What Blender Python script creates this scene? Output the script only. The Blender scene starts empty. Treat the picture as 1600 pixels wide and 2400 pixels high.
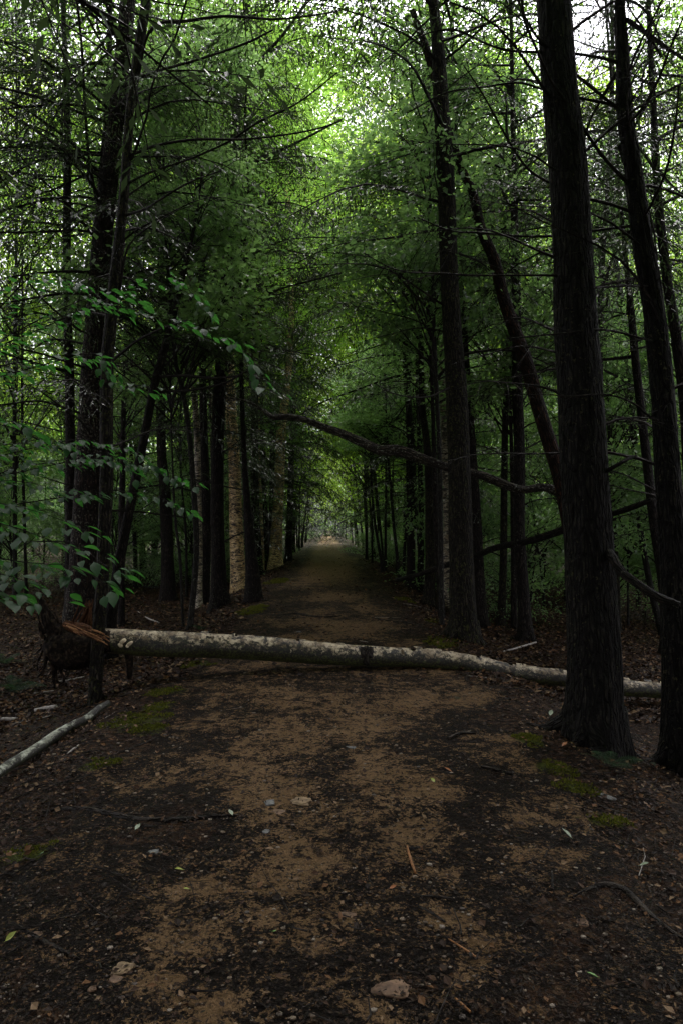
import bpy, math, random
import numpy as np
from mathutils import Vector, Matrix, Euler
rnd = random.Random(7)
RS = np.random.RandomState(11)
R = math.radians
sc = bpy.context.scene
COL = sc.collection

# ------------------------------------------------------------------ camera, sky, sun, exposure
EYE = 1.55
F = 1600.0
PITCH = math.atan((1232 - 1200) / F)
cam_d = bpy.data.cameras.new('camera'); cam = bpy.data.objects.new('camera', cam_d); COL.objects.link(cam)
cam_d.sensor_fit = 'VERTICAL'; cam_d.sensor_height = 36; cam_d.lens = 24
cam_d.clip_start = 0.05; cam_d.clip_end = 600
cam.location = (0, 0, EYE); cam.rotation_euler = (R(90) + PITCH, 0, 0)
sc.camera = cam

SUN_EL, SUN_AZ = R(58), R(8)          # azimuth from +Y towards +X
w = bpy.data.worlds.new('World'); sc.world = w; w.use_nodes = True
nt = w.node_tree; nt.nodes.clear()
sky = nt.nodes.new('ShaderNodeTexSky'); sky.sky_type = 'NISHITA'; sky.sun_disc = False
sky.sun_elevation = SUN_EL; sky.sun_rotation = SUN_AZ
sky.air_density = 1.0; sky.dust_density = 4.0; sky.ozone_density = 1.0
bw = nt.nodes.new('ShaderNodeRGBToBW')
tint = nt.nodes.new('ShaderNodeMix'); tint.data_type = 'RGBA'; tint.blend_type = 'MULTIPLY'; tint.inputs[0].default_value = 1
tint.inputs[7].default_value = (0.955, 0.94, 1.02, 1)
bg = nt.nodes.new('ShaderNodeBackground'); bg.inputs[1].default_value = 0.15
out = nt.nodes.new('ShaderNodeOutputWorld')
nt.links.new(sky.outputs[0], bw.inputs[0]); nt.links.new(bw.outputs[0], tint.inputs[6])
nt.links.new(tint.outputs[2], bg.inputs[0]); nt.links.new(bg.outputs[0], out.inputs[0])

sun_d = bpy.data.lights.new('sun', 'SUN'); sun = bpy.data.objects.new('sun', sun_d); COL.objects.link(sun)
sun_d.energy = 1.5; sun_d.angle = R(40); sun_d.color = (1.0, 0.95, 0.86)
sd = Vector((math.sin(SUN_AZ) * math.cos(SUN_EL), math.cos(SUN_AZ) * math.cos(SUN_EL), math.sin(SUN_EL)))
sun.rotation_euler = sd.to_track_quat('Z', 'Y').to_euler()
sun.location = (0, 0, 40)

sc.view_settings.view_transform = 'Standard'; sc.view_settings.look = 'None'
sc.view_settings.exposure = 1.95; sc.view_settings.gamma = 1
sc.view_settings.use_curve_mapping = False
sc.render.engine = 'CYCLES'
cy = sc.cycles
cy.max_bounces = 8; cy.diffuse_bounces = 6; cy.glossy_bounces = 2; cy.transmission_bounces = 4; cy.transparent_max_bounces = 4
cy.sample_clamp_indirect = 4; cy.use_denoising = True; cy.caustics_reflective = False; cy.caustics_refractive = False
try: cy.denoiser = 'OPENIMAGEDENOISE'
except Exception: pass

# ------------------------------------------------------------------ noise
def _hash(ix, iy, iz, seed):
    h = (ix.astype(np.int64) * 374761393 + iy.astype(np.int64) * 668265263 + iz.astype(np.int64) * 2147483647 + seed * 974634777) & 0xffffffff
    h = ((h ^ (h >> 13)) * 1274126177) & 0xffffffff
    h = (h ^ (h >> 16)) & 0xffffffff
    return h / 4294967295.0
def vnoise(x, y, z=0.0, seed=0):
    x = np.asarray(x, float); y = np.asarray(y, float) + 0 * x; z = np.asarray(z, float) + 0 * x
    ix, iy, iz = np.floor(x), np.floor(y), np.floor(z)
    fx, fy, fz = x - ix, y - iy, z - iz
    fx, fy, fz = [t * t * (3 - 2 * t) for t in (fx, fy, fz)]
    r = 0
    for dx in (0, 1):
        for dy in (0, 1):
            for dz in (0, 1):
                wgt = (fx if dx else 1 - fx) * (fy if dy else 1 - fy) * (fz if dz else 1 - fz)
                r = r + wgt * _hash(ix + dx, iy + dy, iz + dz, seed)
    return r * 2 - 1
def fbm(x, y, z=0.0, seed=0, oct=3):
    a, s, r = 1.0, 0, 0
    for k in range(oct):
        r = r + a * vnoise(np.asarray(x) * 2 ** k, np.asarray(y) * 2 ** k, np.asarray(z) * 2 ** k, seed + k * 17); s += a; a *= .5
    return r / s
def sstep(a, b, x):
    t = np.clip((x - a) / (b - a), 0, 1); return t * t * (3 - 2 * t)

# ------------------------------------------------------------------ ground shape
HW = 1.72
def pcx(y): return -0.019 * np.asarray(y, float)
def gz(x, y):
    x = np.asarray(x, float); y = np.asarray(y, float)
    u = x - pcx(y)
    wob = 0.18 * vnoise(y * .35, y * 0 + 3.1, 0, 5) + 0.1 * vnoise(y * 1.1, y * 0 + 8, 0, 6)
    a = np.abs(u) - HW - wob
    left = -0.06 - 0.50 * sstep(-0.2, 1.7, a) - 0.22 * sstep(1.2, 7, a) 
    right = -0.06 - 0.48 * sstep(-0.15, 1.6, a) - 0.75 * sstep(1.6, 8, a)
    z = np.where(a > -0.2, np.where(u < 0, left, right), -0.06 * (np.abs(u) / HW) ** 2 * 1.0)
    z = np.where(a > -0.2, z, np.maximum(z, -0.06))
    off = sstep(0, 1.2, a)
    z = z + off * 0.10 * fbm(x * .55, y * .55, 0, 21) + 0.018 * fbm(x * 1.6, y * 1.6, 0, 31)
    z = z + 0.9 * sstep(60, 130, np.hypot(u, y * .8)) * sstep(4, 20, np.abs(u))
    return z
def gz1(x, y): return float(gz(np.array([x]), np.array([y]))[0])
cp, sp_ = math.cos(PITCH), math.sin(PITCH)
def P(px, py, d):
    a = (px - 800) / F; b = (1200 - py) / F
    yy = cp - b * sp_; k = d / yy
    return Vector((a * k, d, EYE + (sp_ + b * cp) * k))
_D = np.exp(np.linspace(math.log(0.9), math.log(120), 6000))
def hit(px, py):
    a = (px - 800) / F; b = (1200 - py) / F
    yy = cp - b * sp_
    x = a * _D / yy; z = EYE + (sp_ + b * cp) * _D / yy
    g = gz(x, _D); m = np.nonzero(z < g)[0]
    i = m[0] if len(m) else len(_D) - 1
    return Vector((x[i], _D[i], g[i]))

# ------------------------------------------------------------------ mesh helpers
class G:
    """collects quads / tris with a rest coordinate and a material index"""
    def __init__(s): s.v = []; s.r = []; s.q = []; s.t = []; s.qm = []; s.tm = []; s.n = 0
    def add(s, v, q=None, t=None, rest=None, m=0):
        v = np.asarray(v, float).reshape(-1, 3)
        if q is not None and len(q): s.q.append(np.asarray(q) + s.n); s.qm.append(np.full(len(q), m))
        if t is not None and len(t): s.t.append(np.asarray(t) + s.n); s.tm.append(np.full(len(t), m))
        s.v.append(v); s.r.append(v if rest is None else np.asarray(rest, float).reshape(-1, 3)); s.n += len(v)
    def merged(s):
        v = np.vstack(s.v); r = np.vstack(s.r)
        q = np.vstack(s.q) if s.q else np.zeros((0, 4), int); t = np.vstack(s.t) if s.t else np.zeros((0, 3), int)
        qm = np.concatenate(s.qm) if s.q else np.zeros(0, int); tm = np.concatenate(s.tm) if s.t else np.zeros(0, int)
        return v, r, q, t, qm, tm
    def addm(s, M, mat3, off, flip=False):
        v, r, q, t, qm, tm = M
        s.v.append(v @ np.asarray(mat3).T + np.asarray(off)); s.r.append(r)
        if len(q): s.q.append(q + s.n); s.qm.append(qm)
        if len(t): s.t.append(t + s.n); s.tm.append(tm)
        s.n += len(v)
    def mesh(s, name, mats, smooth=True, attrs=None):
        v, r, q, t, qm, tm = s.merged()
        me = bpy.data.meshes.new(name)
        nq, ntr = len(q), len(t)
        me.vertices.add(len(v)); me.vertices.foreach_set('co', v.astype(np.float32).ravel())
        me.loops.add(nq * 4 + ntr * 3); me.polygons.add(nq + ntr)
        me.loops.foreach_set('vertex_index', np.concatenate([q.ravel(), t.ravel()]).astype(np.int32))
        ls = np.concatenate([np.arange(nq) * 4, nq * 4 + np.arange(ntr) * 3]).astype(np.int32)
        me.polygons.foreach_set('loop_start', ls)
        me.polygons.foreach_set('material_index', np.concatenate([qm, tm]).astype(np.int32))
        me.polygons.foreach_set('use_smooth', np.full(nq + ntr, smooth))
        at = me.attributes.new('rest', 'FLOAT_VECTOR', 'POINT'); at.data.foreach_set('vector', r.astype(np.float32).ravel())
        for k, a in (attrs or {}).items():
            at = me.attributes.new(k, 'FLOAT', 'POINT'); at.data.foreach_set('value', a.astype(np.float32))
        for m in mats: me.materials.append(m)
        me.update(calc_edges=True); me.validate()
        return me
def ob(name, me, parent=None, loc=None, **k):
    o = bpy.data.objects.new(name, me); COL.objects.link(o)
    if parent is not None: o.parent = parent
    if loc is not None: o.location = loc
    for a, b in k.items(): o[a] = b
    return o
def thing(name, label, cat, loc, group=None):
    o = bpy.data.objects.new(name, None); COL.objects.link(o); o.location = loc; o.empty_display_size = .2
    o['label'] = label; o['category'] = cat
    if group: o['group'] = group
    return o

def resample(pts, n=None, step=None):
    """pts: (k,4) x,y,z,r -> smooth Catmull-Rom samples"""
    p = np.asarray(pts, float)
    seg = np.linalg.norm(np.diff(p[:, :3], axis=0), axis=1); s = np.concatenate([[0], np.cumsum(seg)])
    if n is None: n = max(3, int(s[-1] / step) + 1)
    t = np.linspace(0, s[-1], n)
    out_ = np.zeros((n, p.shape[1]))
    m = np.zeros_like(p)
    for i in range(len(p)):
        a, b = max(0, i - 1), min(len(p) - 1, i + 1)
        m[i] = (p[b] - p[a]) / max(1e-6, s[b] - s[a])
    idx = np.clip(np.searchsorted(s, t, side='right') - 1, 0, len(p) - 2)
    h = (s[idx + 1] - s[idx]); h = np.maximum(h, 1e-6); f = ((t - s[idx]) / h)[:, None]; h = h[:, None]
    out_ = (2*f**3-3*f**2+1)*p[idx] + (f**3-2*f**2+f)*h*m[idx] + (-2*f**3+3*f**2)*p[idx+1] + (f**3-f**2)*h*m[idx+1]
    out_[:, 3] = np.maximum(out_[:, 3], 0.0004)
    return out_, t
def tube(g, pts, seg=8, n=None, step=None, m=0, bark=0.0, barkf=(9, 9, 1.5), flare=0, seed=0, cap=True, lump=0.0, base_end=0, raw=False):
    if raw: c = np.asarray(pts, float); t = np.concatenate([[0], np.cumsum(np.linalg.norm(np.diff(c[:, :3], axis=0), axis=1))])
    else: c, t = resample(pts, n, step)
    p = c[:, :3]; r = c[:, 3]; n = len(p)
    T = np.gradient(p, axis=0); T /= np.linalg.norm(T, axis=1)[:, None] + 1e-9
    ref = np.array([0, 1.0, 0]) if abs(np.mean(T[:, 2])) > .6 else np.array([0, 0, 1.0])
    A = np.cross(T, ref); A /= np.linalg.norm(A, axis=1)[:, None] + 1e-9
    B = np.cross(T, A)
    th = np.arange(seg) * 2 * math.pi / seg
    ct, st = np.cos(th)[None], np.sin(th)[None]
    rr = np.repeat(r[:, None], seg, 1)
    S = np.repeat(t[:, None], seg, 1)
    L = t if base_end == 0 else t[-1] - t
    if lump: rr = rr * (1 + lump * fbm(ct * .8 + 0 * S, st * .8 + 0 * S, S * 1.3, seed + 3, 2))
    if flare:
        ph = seed * 1.7
        lob = 0.5 + 0.5 * np.cos(th * 4 + ph)[None] * .6 + 0.4 * np.cos(th * 7 + ph * 2)[None] * .5
        rr = rr * (1 + flare * np.exp(-L / (1.1 * r[0 if base_end == 0 else -1] + .05))[:, None] * (0.35 + lob))
    if bark:
        nz = fbm(ct * rr * barkf[0] * 10, st * rr * barkf[1] * 10, S * barkf[2] * 10, seed, 3)
        ridge = 1 - np.abs(nz) * 2
        rr = rr + bark * (ridge * .6 + nz * .5)
    v = p[:, None] + rr[:, :, None] * (ct[:, :, None] * A[:, None] + st[:, :, None] * B[:, None])
    rest = np.stack([rr * ct, rr * st, S + seed * 3.3], -1)
    i = np.arange(n - 1)[:, None] * seg; j = np.arange(seg)[None]; j2 = (j + 1) % seg
    q = np.stack([i + j, i + j2, i + seg + j2, i + seg + j], -1).reshape(-1, 4)
    tt = None
    if cap:
        a = np.arange(1, seg - 1)
        tt = np.vstack([np.stack([0 * a, a + 1, a], -1), np.stack([0 * a, a, a + 1], -1) + (n - 1) * seg])
    g.add(v.reshape(-1, 3), q, tt, rest.reshape(-1, 3), m)
    return c

# ------------------------------------------------------------------ materials
def mat(name):
    m = bpy.data.materials.new(name); m.use_nodes = True; n = m.node_tree; n.nodes.clear()
    return m, n
class N:
    def __init__(s, n): s.n = n
    def new(s, t, **k):
        x = s.n.nodes.new(t)
        for a, b in k.items(): setattr(x, a, b)
        return x
    def link(s, a, b): s.n.links.new(a, b)
    def attr(s, name): x = s.new('ShaderNodeAttribute'); x.attribute_name = name; return x
    def map(s, v, scale, rot=(0, 0, 0)):
        x = s.new('ShaderNodeMapping'); x.inputs['Scale'].default_value = scale; x.inputs['Rotation'].default_value = rot; s.link(v, x.inputs[0]); return x.outputs[0]
    def noise(s, v, scale, detail=4, rough=.55, dist=0):
        x = s.new('ShaderNodeTexNoise'); x.inputs['Scale'].default_value = scale; x.inputs['Detail'].default_value = detail
        x.inputs['Roughness'].default_value = rough; x.inputs['Distortion'].default_value = dist; s.link(v, x.inputs['Vector']); return x.outputs['Fac']
    def vor(s, v, scale, feature='F1', out='Distance'):
        x = s.new('ShaderNodeTexVoronoi'); x.feature = feature; x.inputs['Scale'].default_value = scale; s.link(v, x.inputs['Vector']); return x.outputs[out]
    def ramp(s, f, stops, interp='LINEAR'):
        x = s.new('ShaderNodeValToRGB'); x.color_ramp.interpolation = interp
        e = x.color_ramp.elements
        while len(e) < len(stops): e.new(0.5)
        for i, (p, c) in enumerate(stops):
            e[i].position = p; e[i].color = (*c, 1) if len(c) == 3 else c
        s.link(f, x.inputs[0]); return x.outputs[0]
    def mix(s, f, a, b, blend='MIX'):
        x = s.new('ShaderNodeMix'); x.data_type = 'RGBA'; x.blend_type = blend
        for v, i in ((f, 0), (a, 6), (b, 7)):
            if hasattr(v, 'links'): s.link(v, x.inputs[i])
            elif i == 0: x.inputs[0].default_value = v
            else: x.inputs[i].default_value = (*v, 1)
        return x.outputs[2]
    def math(s, op, a, b=0.5, c=None):
        x = s.new('ShaderNodeMath'); x.operation = op
        for i, v in enumerate((a, b, c)):
            if v is None: continue
            if hasattr(v, 'links'): s.link(v, x.inputs[i])
            else: x.inputs[i].default_value = v
        return x.outputs[0]
    def bump(s, h, strength=.5, dist=.02):
        x = s.new('ShaderNodeBump'); x.inputs['Strength'].default_value = strength; x.inputs['Distance'].default_value = dist; s.link(h, x.inputs['Height']); return x.outputs[0]
    def bsdf(s, col, rough=.8, normal=None, spec=.5):
        x = s.new('ShaderNodeBsdfPrincipled')
        if hasattr(col, 'links'): s.link(col, x.inputs['Base Color'])
        else: x.inputs['Base Color'].default_value = (*col, 1)
        if hasattr(rough, 'links'): s.link(rough, x.inputs['Roughness'])
        else: x.inputs['Roughness'].default_value = rough
        x.inputs['Specular IOR Level'].default_value = spec
        if normal is not None: s.link(normal, x.inputs['Normal'])
        return x.outputs[0]
    def out(s, sh): x = s.new('ShaderNodeOutputMaterial'); s.link(sh, x.inputs[0])

def bark_mat(name, dark, light, lichen=None, lf=0.62, rough=.75, spec=.4, ridge=1.0):
    m, n = mat(name); k = N(n); r = k.attr('rest').outputs['Vector']
    st = k.map(r, (1, 1, .16))
    wn = k.noise(r, 12, 3)
    wv = k.new('ShaderNodeVectorMath'); wv.operation = 'ADD'; k.link(st, wv.inputs[0])
    cx = k.new('ShaderNodeCombineXYZ'); k.link(k.math('MULTIPLY', k.math('SUBTRACT', wn, .5), .035), cx.inputs[0]); k.link(k.math('MULTIPLY', k.math('SUBTRACT', wn, .5), .035), cx.inputs[1]); k.link(cx.outputs[0], wv.inputs[1])
    v = k.vor(wv.outputs[0], 34, 'DISTANCE_TO_EDGE'); n1 = k.noise(st, 60, 6, .7); n2 = k.noise(r, 6, 4); n6 = k.noise(r, 90, 3, .7)
    ve = k.ramp(v, [(0.0, (0, 0, 0)), (0.22, (1, 1, 1))])
    h = k.math('ADD', k.math('MULTIPLY', ve, .9), k.math('MULTIPLY', n1, .9))
    c = k.ramp(k.math('MULTIPLY', k.math('ADD', n1, k.math('MULTIPLY', k.math('SUBTRACT', n6, .5), .5)), k.math('ADD', k.math('MULTIPLY', ve, .6), .45)), [(0.22, [x * .5 for x in dark]), (0.46, dark), (0.66, light)])
    c = k.mix(k.ramp(n2, [(0.4, (0, 0, 0)), (0.75, (.75, .75, .75))]), c, [x * .6 for x in dark])
    if lichen:
        n3 = k.noise(r, 30, 5, .65)
        n4 = k.noise(r, 1.3, 2)
        f = k.ramp(k.math('ADD', n3, k.math('MULTIPLY', n4, .25)), [(lf + .08, (0, 0, 0)), (lf + .14, (1, 1, 1))])
        c = k.mix(f, c, lichen)
    k.out(k.bsdf(c, rough, k.bump(h, 1.0 * ridge, .03), spec * .35))
    return m
M_HEM = bark_mat('hemlock_bark', (0.0078, 0.0054, 0.0042), (0.0490, 0.0364, 0.0280), (0.0880, 0.0880, 0.0640), .66)
M_HEMR = bark_mat('rusty_bark', (0.0084, 0.0051, 0.0036), (0.0595, 0.0364, 0.0252), (0.1280, 0.1200, 0.0960), .62)
M_BIG = bark_mat('big_hemlock_bark', (0.0054, 0.0045, 0.0036), (0.0322, 0.0287, 0.0224), (0.0600, 0.0544, 0.0280), .665)
M_MAPLE = bark_mat('mossy_bark', (0.0090, 0.0072, 0.0048), (0.0595, 0.0476, 0.0350), (0.0480, 0.0496, 0.0144), .61)
M_BEECH = bark_mat('grey_bark', (0.0108, 0.0096, 0.0078), (0.0525, 0.0476, 0.0392), (0.1360, 0.1440, 0.1120), .66, ridge=.4)
M_RED = bark_mat('dead_red_bark', (0.0126, 0.0063, 0.0042), (0.0900, 0.0372, 0.0204), None)
M_TWIG = bark_mat('twig_bark', (0.014, 0.011, 0.009), (0.055, 0.045, 0.037), (0.12, 0.12, 0.09), .70, ridge=.5)
M_ROOT = bark_mat('root_bark', (0.018, 0.014, 0.011), (0.07, 0.055, 0.043), None, ridge=.8, rough=.6)
M_DEAD = bark_mat('dead_limb_bark', (0.0245, 0.0168, 0.0126), (0.1600, 0.1240, 0.1000), (0.2240, 0.2240, 0.1920), .62, rough=.45, spec=.6)

def birch_mat(name, pale, tan, dark, moss=None, darkbias=0.0, peel=.5, vs=2.6):
    m, n = mat(name); k = N(n); r = k.attr('rest').outputs['Vector']
    ring = k.map(r, (1, 1, vs))
    a = k.noise(ring, 4.2, 7, .75, 1.6); b = k.noise(r, 7, 5, .7); c0 = k.noise(ring, 17, 4, .7)
    col = k.mix(k.ramp(b, [(0.42, (0, 0, 0)), (0.58, (1, 1, 1))]), tan, pale)
    col = k.mix(k.ramp(c0, [(0.38, (1, 1, 1)), (0.50, (0, 0, 0))]), col, [x * .35 for x in tan])
    col = k.mix(k.ramp(a, [(peel, (0, 0, 0)), (peel + .04, (1, 1, 1))]), col, dark)
    if moss:
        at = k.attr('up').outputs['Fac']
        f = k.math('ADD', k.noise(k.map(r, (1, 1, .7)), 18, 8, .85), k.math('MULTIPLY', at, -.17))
        col = k.mix(k.ramp(f, [(0.352 + darkbias, (0, 0, 0)), (0.395 + darkbias, (1, 1, 1))]), col, dark)  # dark mottling, more of it towards the underside
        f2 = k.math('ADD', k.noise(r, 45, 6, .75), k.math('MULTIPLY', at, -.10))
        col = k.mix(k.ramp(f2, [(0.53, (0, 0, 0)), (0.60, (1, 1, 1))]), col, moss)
    h = k.math('ADD', k.math('MULTIPLY', a, .6), c0)
    k.out(k.bsdf(col, .6, k.bump(h, .7, .012), .45))
    return m
M_BIRCH = birch_mat('yellow_birch_bark', (0.80, 0.60, 0.31), (0.42, 0.27, 0.10), (0.018, 0.012, 0.008), peel=.49, vs=4.2)
M_BIRCHP = birch_mat('pale_birch_bark', (0.50, 0.45, 0.33), (0.22, 0.17, 0.09), (0.02, 0.015, 0.010), peel=.48, vs=4.2)
M_LOG = birch_mat('fallen_birch_bark', (0.46, 0.38, 0.26), (0.14, 0.098, 0.055), (0.009, 0.007, 0.005), moss=(0.055, 0.062, 0.016), darkbias=0.045, peel=.54, vs=1.2)
M_SLOG = birch_mat('lichen_birch_bark', (0.38, 0.40, 0.33), (0.13, 0.135, 0.10), (0.012, 0.010, 0.008), moss=(0.05, 0.06, 0.02), darkbias=0.03, peel=.50, vs=.8)

def leaf_mat(name, refl, trans, rough=.45, tf=.45, spec=.5, var=.35):
    m, n = mat(name); k = N(n)
    geo = k.new('ShaderNodeNewGeometry'); oi = k.new('ShaderNodeObjectInfo')
    f = k.noise(geo.outputs['Position'], .9, 2); rp = geo.outputs['Random Per Island']
    f = k.math('ADD', k.math('MULTIPLY', f, .7), k.math('MULTIPLY', rp, .45))
    f = k.math('ADD', f, k.math('MULTIPLY', oi.outputs['Random'], .25))
    lo = 1 - var; hi = 1 + var
    c = k.ramp(f, [(0.3, [x * lo for x in refl]), (1.0, [refl[0] * hi * 1.25, refl[1] * hi, refl[2] * hi])])
    ct = k.ramp(f, [(0.3, [x * lo for x in trans]), (1.0, [trans[0] * hi * 1.25, trans[1] * hi, trans[2] * hi])])
    b = k.bsdf(c, rough, None, spec)
    t = k.new('ShaderNodeBsdfTranslucent'); k.link(ct, t.inputs[0])
    mx = k.new('ShaderNodeMixShader'); mx.inputs[0].default_value = tf; k.link(b, mx.inputs[1]); k.link(t.outputs[0], mx.inputs[2])
    k.out(mx.outputs[0]); return m
M_NEED = leaf_mat('hemlock_needles', (0.022, 0.031, 0.022), (0.035, 0.075, 0.022), .42, .25, .45)
M_LEAF = leaf_mat('green_leaves', (0.060, 0.125, 0.038), (0.30, 0.62, 0.10), .45, .55, .35)
M_LEAFY = leaf_mat('yellow_green_leaves', (0.075, 0.14, 0.032), (0.42, 0.74, 0.09), .45, .6, .35)
M_UNDER = leaf_mat('understory_leaves', (0.072, 0.130, 0.068), (0.24, 0.50, 0.14), .36, .45, .6)
M_BLEAF = leaf_mat('beech_leaf', (0.013, 0.042, 0.017), (0.045, 0.20, 0.03), .5, .42, .16, .45)
M_FERN = leaf_mat('fern_green', (0.016, 0.042, 0.018), (0.04, 0.12, 0.03), .7, .3, .12)
M_MOSS = leaf_mat('moss_green', (0.060, 0.078, 0.012), (0.07, 0.095, 0.012), .9, .25, .1, .7)

def simple(name, cols, rough=.8, scale=18, spec=.4, bump=.4, island=False):
    m, n = mat(name); k = N(n)
    if island:
        geo = k.new('ShaderNodeNewGeometry'); f = geo.outputs['Random Per Island']
        c = k.ramp(f, [(i / (len(cols) - 1) * .99, x) for i, x in enumerate(cols)], 'CONSTANT' if len(cols) > 2 else 'LINEAR')
        k.out(k.bsdf(c, rough, None, spec)); return m
    tc = k.new('ShaderNodeTexCoord').outputs['Object']
    f = k.noise(tc, scale, 5, .65)
    c = k.ramp(f, [(0.3 + .4 * i / (len(cols) - 1), x) for i, x in enumerate(cols)])
    k.out(k.bsdf(c, rough, k.bump(f, bump, .01), spec)); return m
M_LITTER = simple('dead_leaves', [(0.0144, 0.0086, 0.0058), (0.0252, 0.0130, 0.0079), (0.0432, 0.0216, 0.0108), (0.0180, 0.0101, 0.0065), (0.0936, 0.0468, 0.0202), (0.0324, 0.0173, 0.0101), (0.0216, 0.0130, 0.0079), (0.1440, 0.0936, 0.0540), (0.0108, 0.0072, 0.0050), (0.0648, 0.0324, 0.0158)], .6, spec=.1, island=True)
M_DEBRIS = simple('dark_debris', [(0.0100, 0.0075, 0.0060), (0.0160, 0.0115, 0.0085), (0.0250, 0.0170, 0.0110), (0.0080, 0.0060, 0.0050), (0.0425, 0.0250, 0.0140), (0.0090, 0.0060, 0.0045)], .65, spec=.08, island=True)
M_PEB = simple('pebble_stone', [(0.0750, 0.0525, 0.0338), (0.1275, 0.0938, 0.0638), (0.0450, 0.0338, 0.0263), (0.1650, 0.1350, 0.1050), (0.0975, 0.0638, 0.0375)], .7, island=True)
M_ROCKT = simple('tan_rock', [(0.05, 0.033, 0.02), (0.14, 0.095, 0.052), (0.24, 0.165, 0.095)], .85, 22)
M_ROCKG = simple('grey_rock', [(0.04, 0.038, 0.034), (0.10, 0.10, 0.098), (0.17, 0.17, 0.165)], .8, 22)
M_ROCKR = simple('reddish_rock', [(0.035, 0.022, 0.014), (0.10, 0.058, 0.034), (0.18, 0.11, 0.065)], .85, 22)
M_TORN = simple('torn_wood', [(0.07, 0.028, 0.012), (0.40, 0.19, 0.075)], .75, 40, bump=.8)
M_ROT = simple('rotten_wood', [(0.003, 0.0022, 0.0018), (0.008, 0.006, 0.0045), (0.05, 0.034, 0.022)], .95, 26, spec=.1, bump=1.0)
M_BROWNW = simple('brown_broken_wood', [(0.02, 0.009, 0.005), (0.10, 0.045, 0.022)], .9, 40, spec=.1, bump=1.0)
M_FUNG = simple('bracket_fungus', [(0.42, 0.32, 0.20), (0.66, 0.56, 0.40)], .6, 30)
M_STICKO = simple('orange_stick', [(0.13, 0.052, 0.016), (0.26, 0.115, 0.035)], .7, 40)
M_STICKW = simple('bleached_stick', [(0.14, 0.12, 0.10), (0.36, 0.33, 0.30)], .7, 30)
M_FLEAFG = simple('fallen_green_leaf', [(0.10, 0.20, 0.05), (0.14, 0.26, 0.07)], .5, 20)
M_FLEAFY = simple('fallen_yellow_leaf', [(0.16, 0.19, 0.03), (0.26, 0.28, 0.05)], .5, 20)
M_FLEAFP = simple('fallen_pale_leaf', [(0.16, 0.20, 0.13), (0.28, 0.32, 0.24)], .5, 20)
M_FLEAFO = simple('fallen_orange_leaf', [(0.18, 0.06, 0.018), (0.30, 0.11, 0.03)], .5, 20)

# ground: colour from the 'sand' and 'moss' maps held on the mesh, broken up by fine noise
def ground_mat():
    m, n = mat('forest_ground'); k = N(n)
    pos = k.new('ShaderNodeNewGeometry').outputs['Position']
    sand, moss = k.attr('sand').outputs['Fac'], k.attr('moss').outputs['Fac']
    n1 = k.noise(pos, 9, 6, .72); n2 = k.noise(pos, 52, 5, .75); n3 = k.noise(pos, 3, 4, .6); n5 = k.noise(pos, 170, 3, .7); nm = k.noise(pos, 24, 4, .7)
    vo = k.vor(pos, 70, 'F1')
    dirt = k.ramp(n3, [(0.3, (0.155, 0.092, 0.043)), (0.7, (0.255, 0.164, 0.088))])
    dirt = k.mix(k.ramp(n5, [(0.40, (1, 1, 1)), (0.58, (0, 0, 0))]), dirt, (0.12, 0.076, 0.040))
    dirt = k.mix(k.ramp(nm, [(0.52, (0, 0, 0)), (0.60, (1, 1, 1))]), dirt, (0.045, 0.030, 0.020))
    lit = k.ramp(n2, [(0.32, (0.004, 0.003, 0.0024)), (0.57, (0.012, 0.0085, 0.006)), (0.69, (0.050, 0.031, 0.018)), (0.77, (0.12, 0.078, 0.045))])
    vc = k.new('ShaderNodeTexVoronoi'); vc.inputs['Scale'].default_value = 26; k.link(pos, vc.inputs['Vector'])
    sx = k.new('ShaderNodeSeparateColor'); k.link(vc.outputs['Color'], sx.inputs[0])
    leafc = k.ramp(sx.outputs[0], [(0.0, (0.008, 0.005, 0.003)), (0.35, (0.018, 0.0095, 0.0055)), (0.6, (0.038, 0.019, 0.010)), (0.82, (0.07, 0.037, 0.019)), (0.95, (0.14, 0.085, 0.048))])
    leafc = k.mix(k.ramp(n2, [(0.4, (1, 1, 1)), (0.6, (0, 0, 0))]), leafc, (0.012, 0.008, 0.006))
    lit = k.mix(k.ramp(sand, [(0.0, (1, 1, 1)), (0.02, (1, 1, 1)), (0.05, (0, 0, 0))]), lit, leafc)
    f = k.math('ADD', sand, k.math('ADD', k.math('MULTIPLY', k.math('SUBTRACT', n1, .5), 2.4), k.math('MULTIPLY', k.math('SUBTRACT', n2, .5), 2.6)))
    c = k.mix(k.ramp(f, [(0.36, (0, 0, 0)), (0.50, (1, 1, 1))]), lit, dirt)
    f2 = k.math('ADD', moss, k.math('ADD', k.math('MULTIPLY', k.math('SUBTRACT', n1, .5), 1.2), k.math('MULTIPLY', k.math('SUBTRACT', n2, .5), 1.0)))
    mc = k.ramp(n2, [(0.3, (0.014, 0.018, 0.004)), (0.7, (0.075, 0.088, 0.014))])
    c = k.mix(k.ramp(f2, [(0.45, (0, 0, 0)), (0.6, (1, 1, 1))]), c, mc)
    h = k.math('ADD', k.math('MULTIPLY', n2, .9), k.math('ADD', k.math('MULTIPLY', n5, .4), k.math('ADD', k.math('MULTIPLY', vo, .3), nm)))
    rough = k.ramp(n2, [(0.3, (0.5,) * 3), (0.7, (0.9,) * 3)])
    k.out(k.bsdf(c, rough, k.bump(h, 1.0, .035), .06)); return m
M_GROUND = ground_mat()

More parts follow.
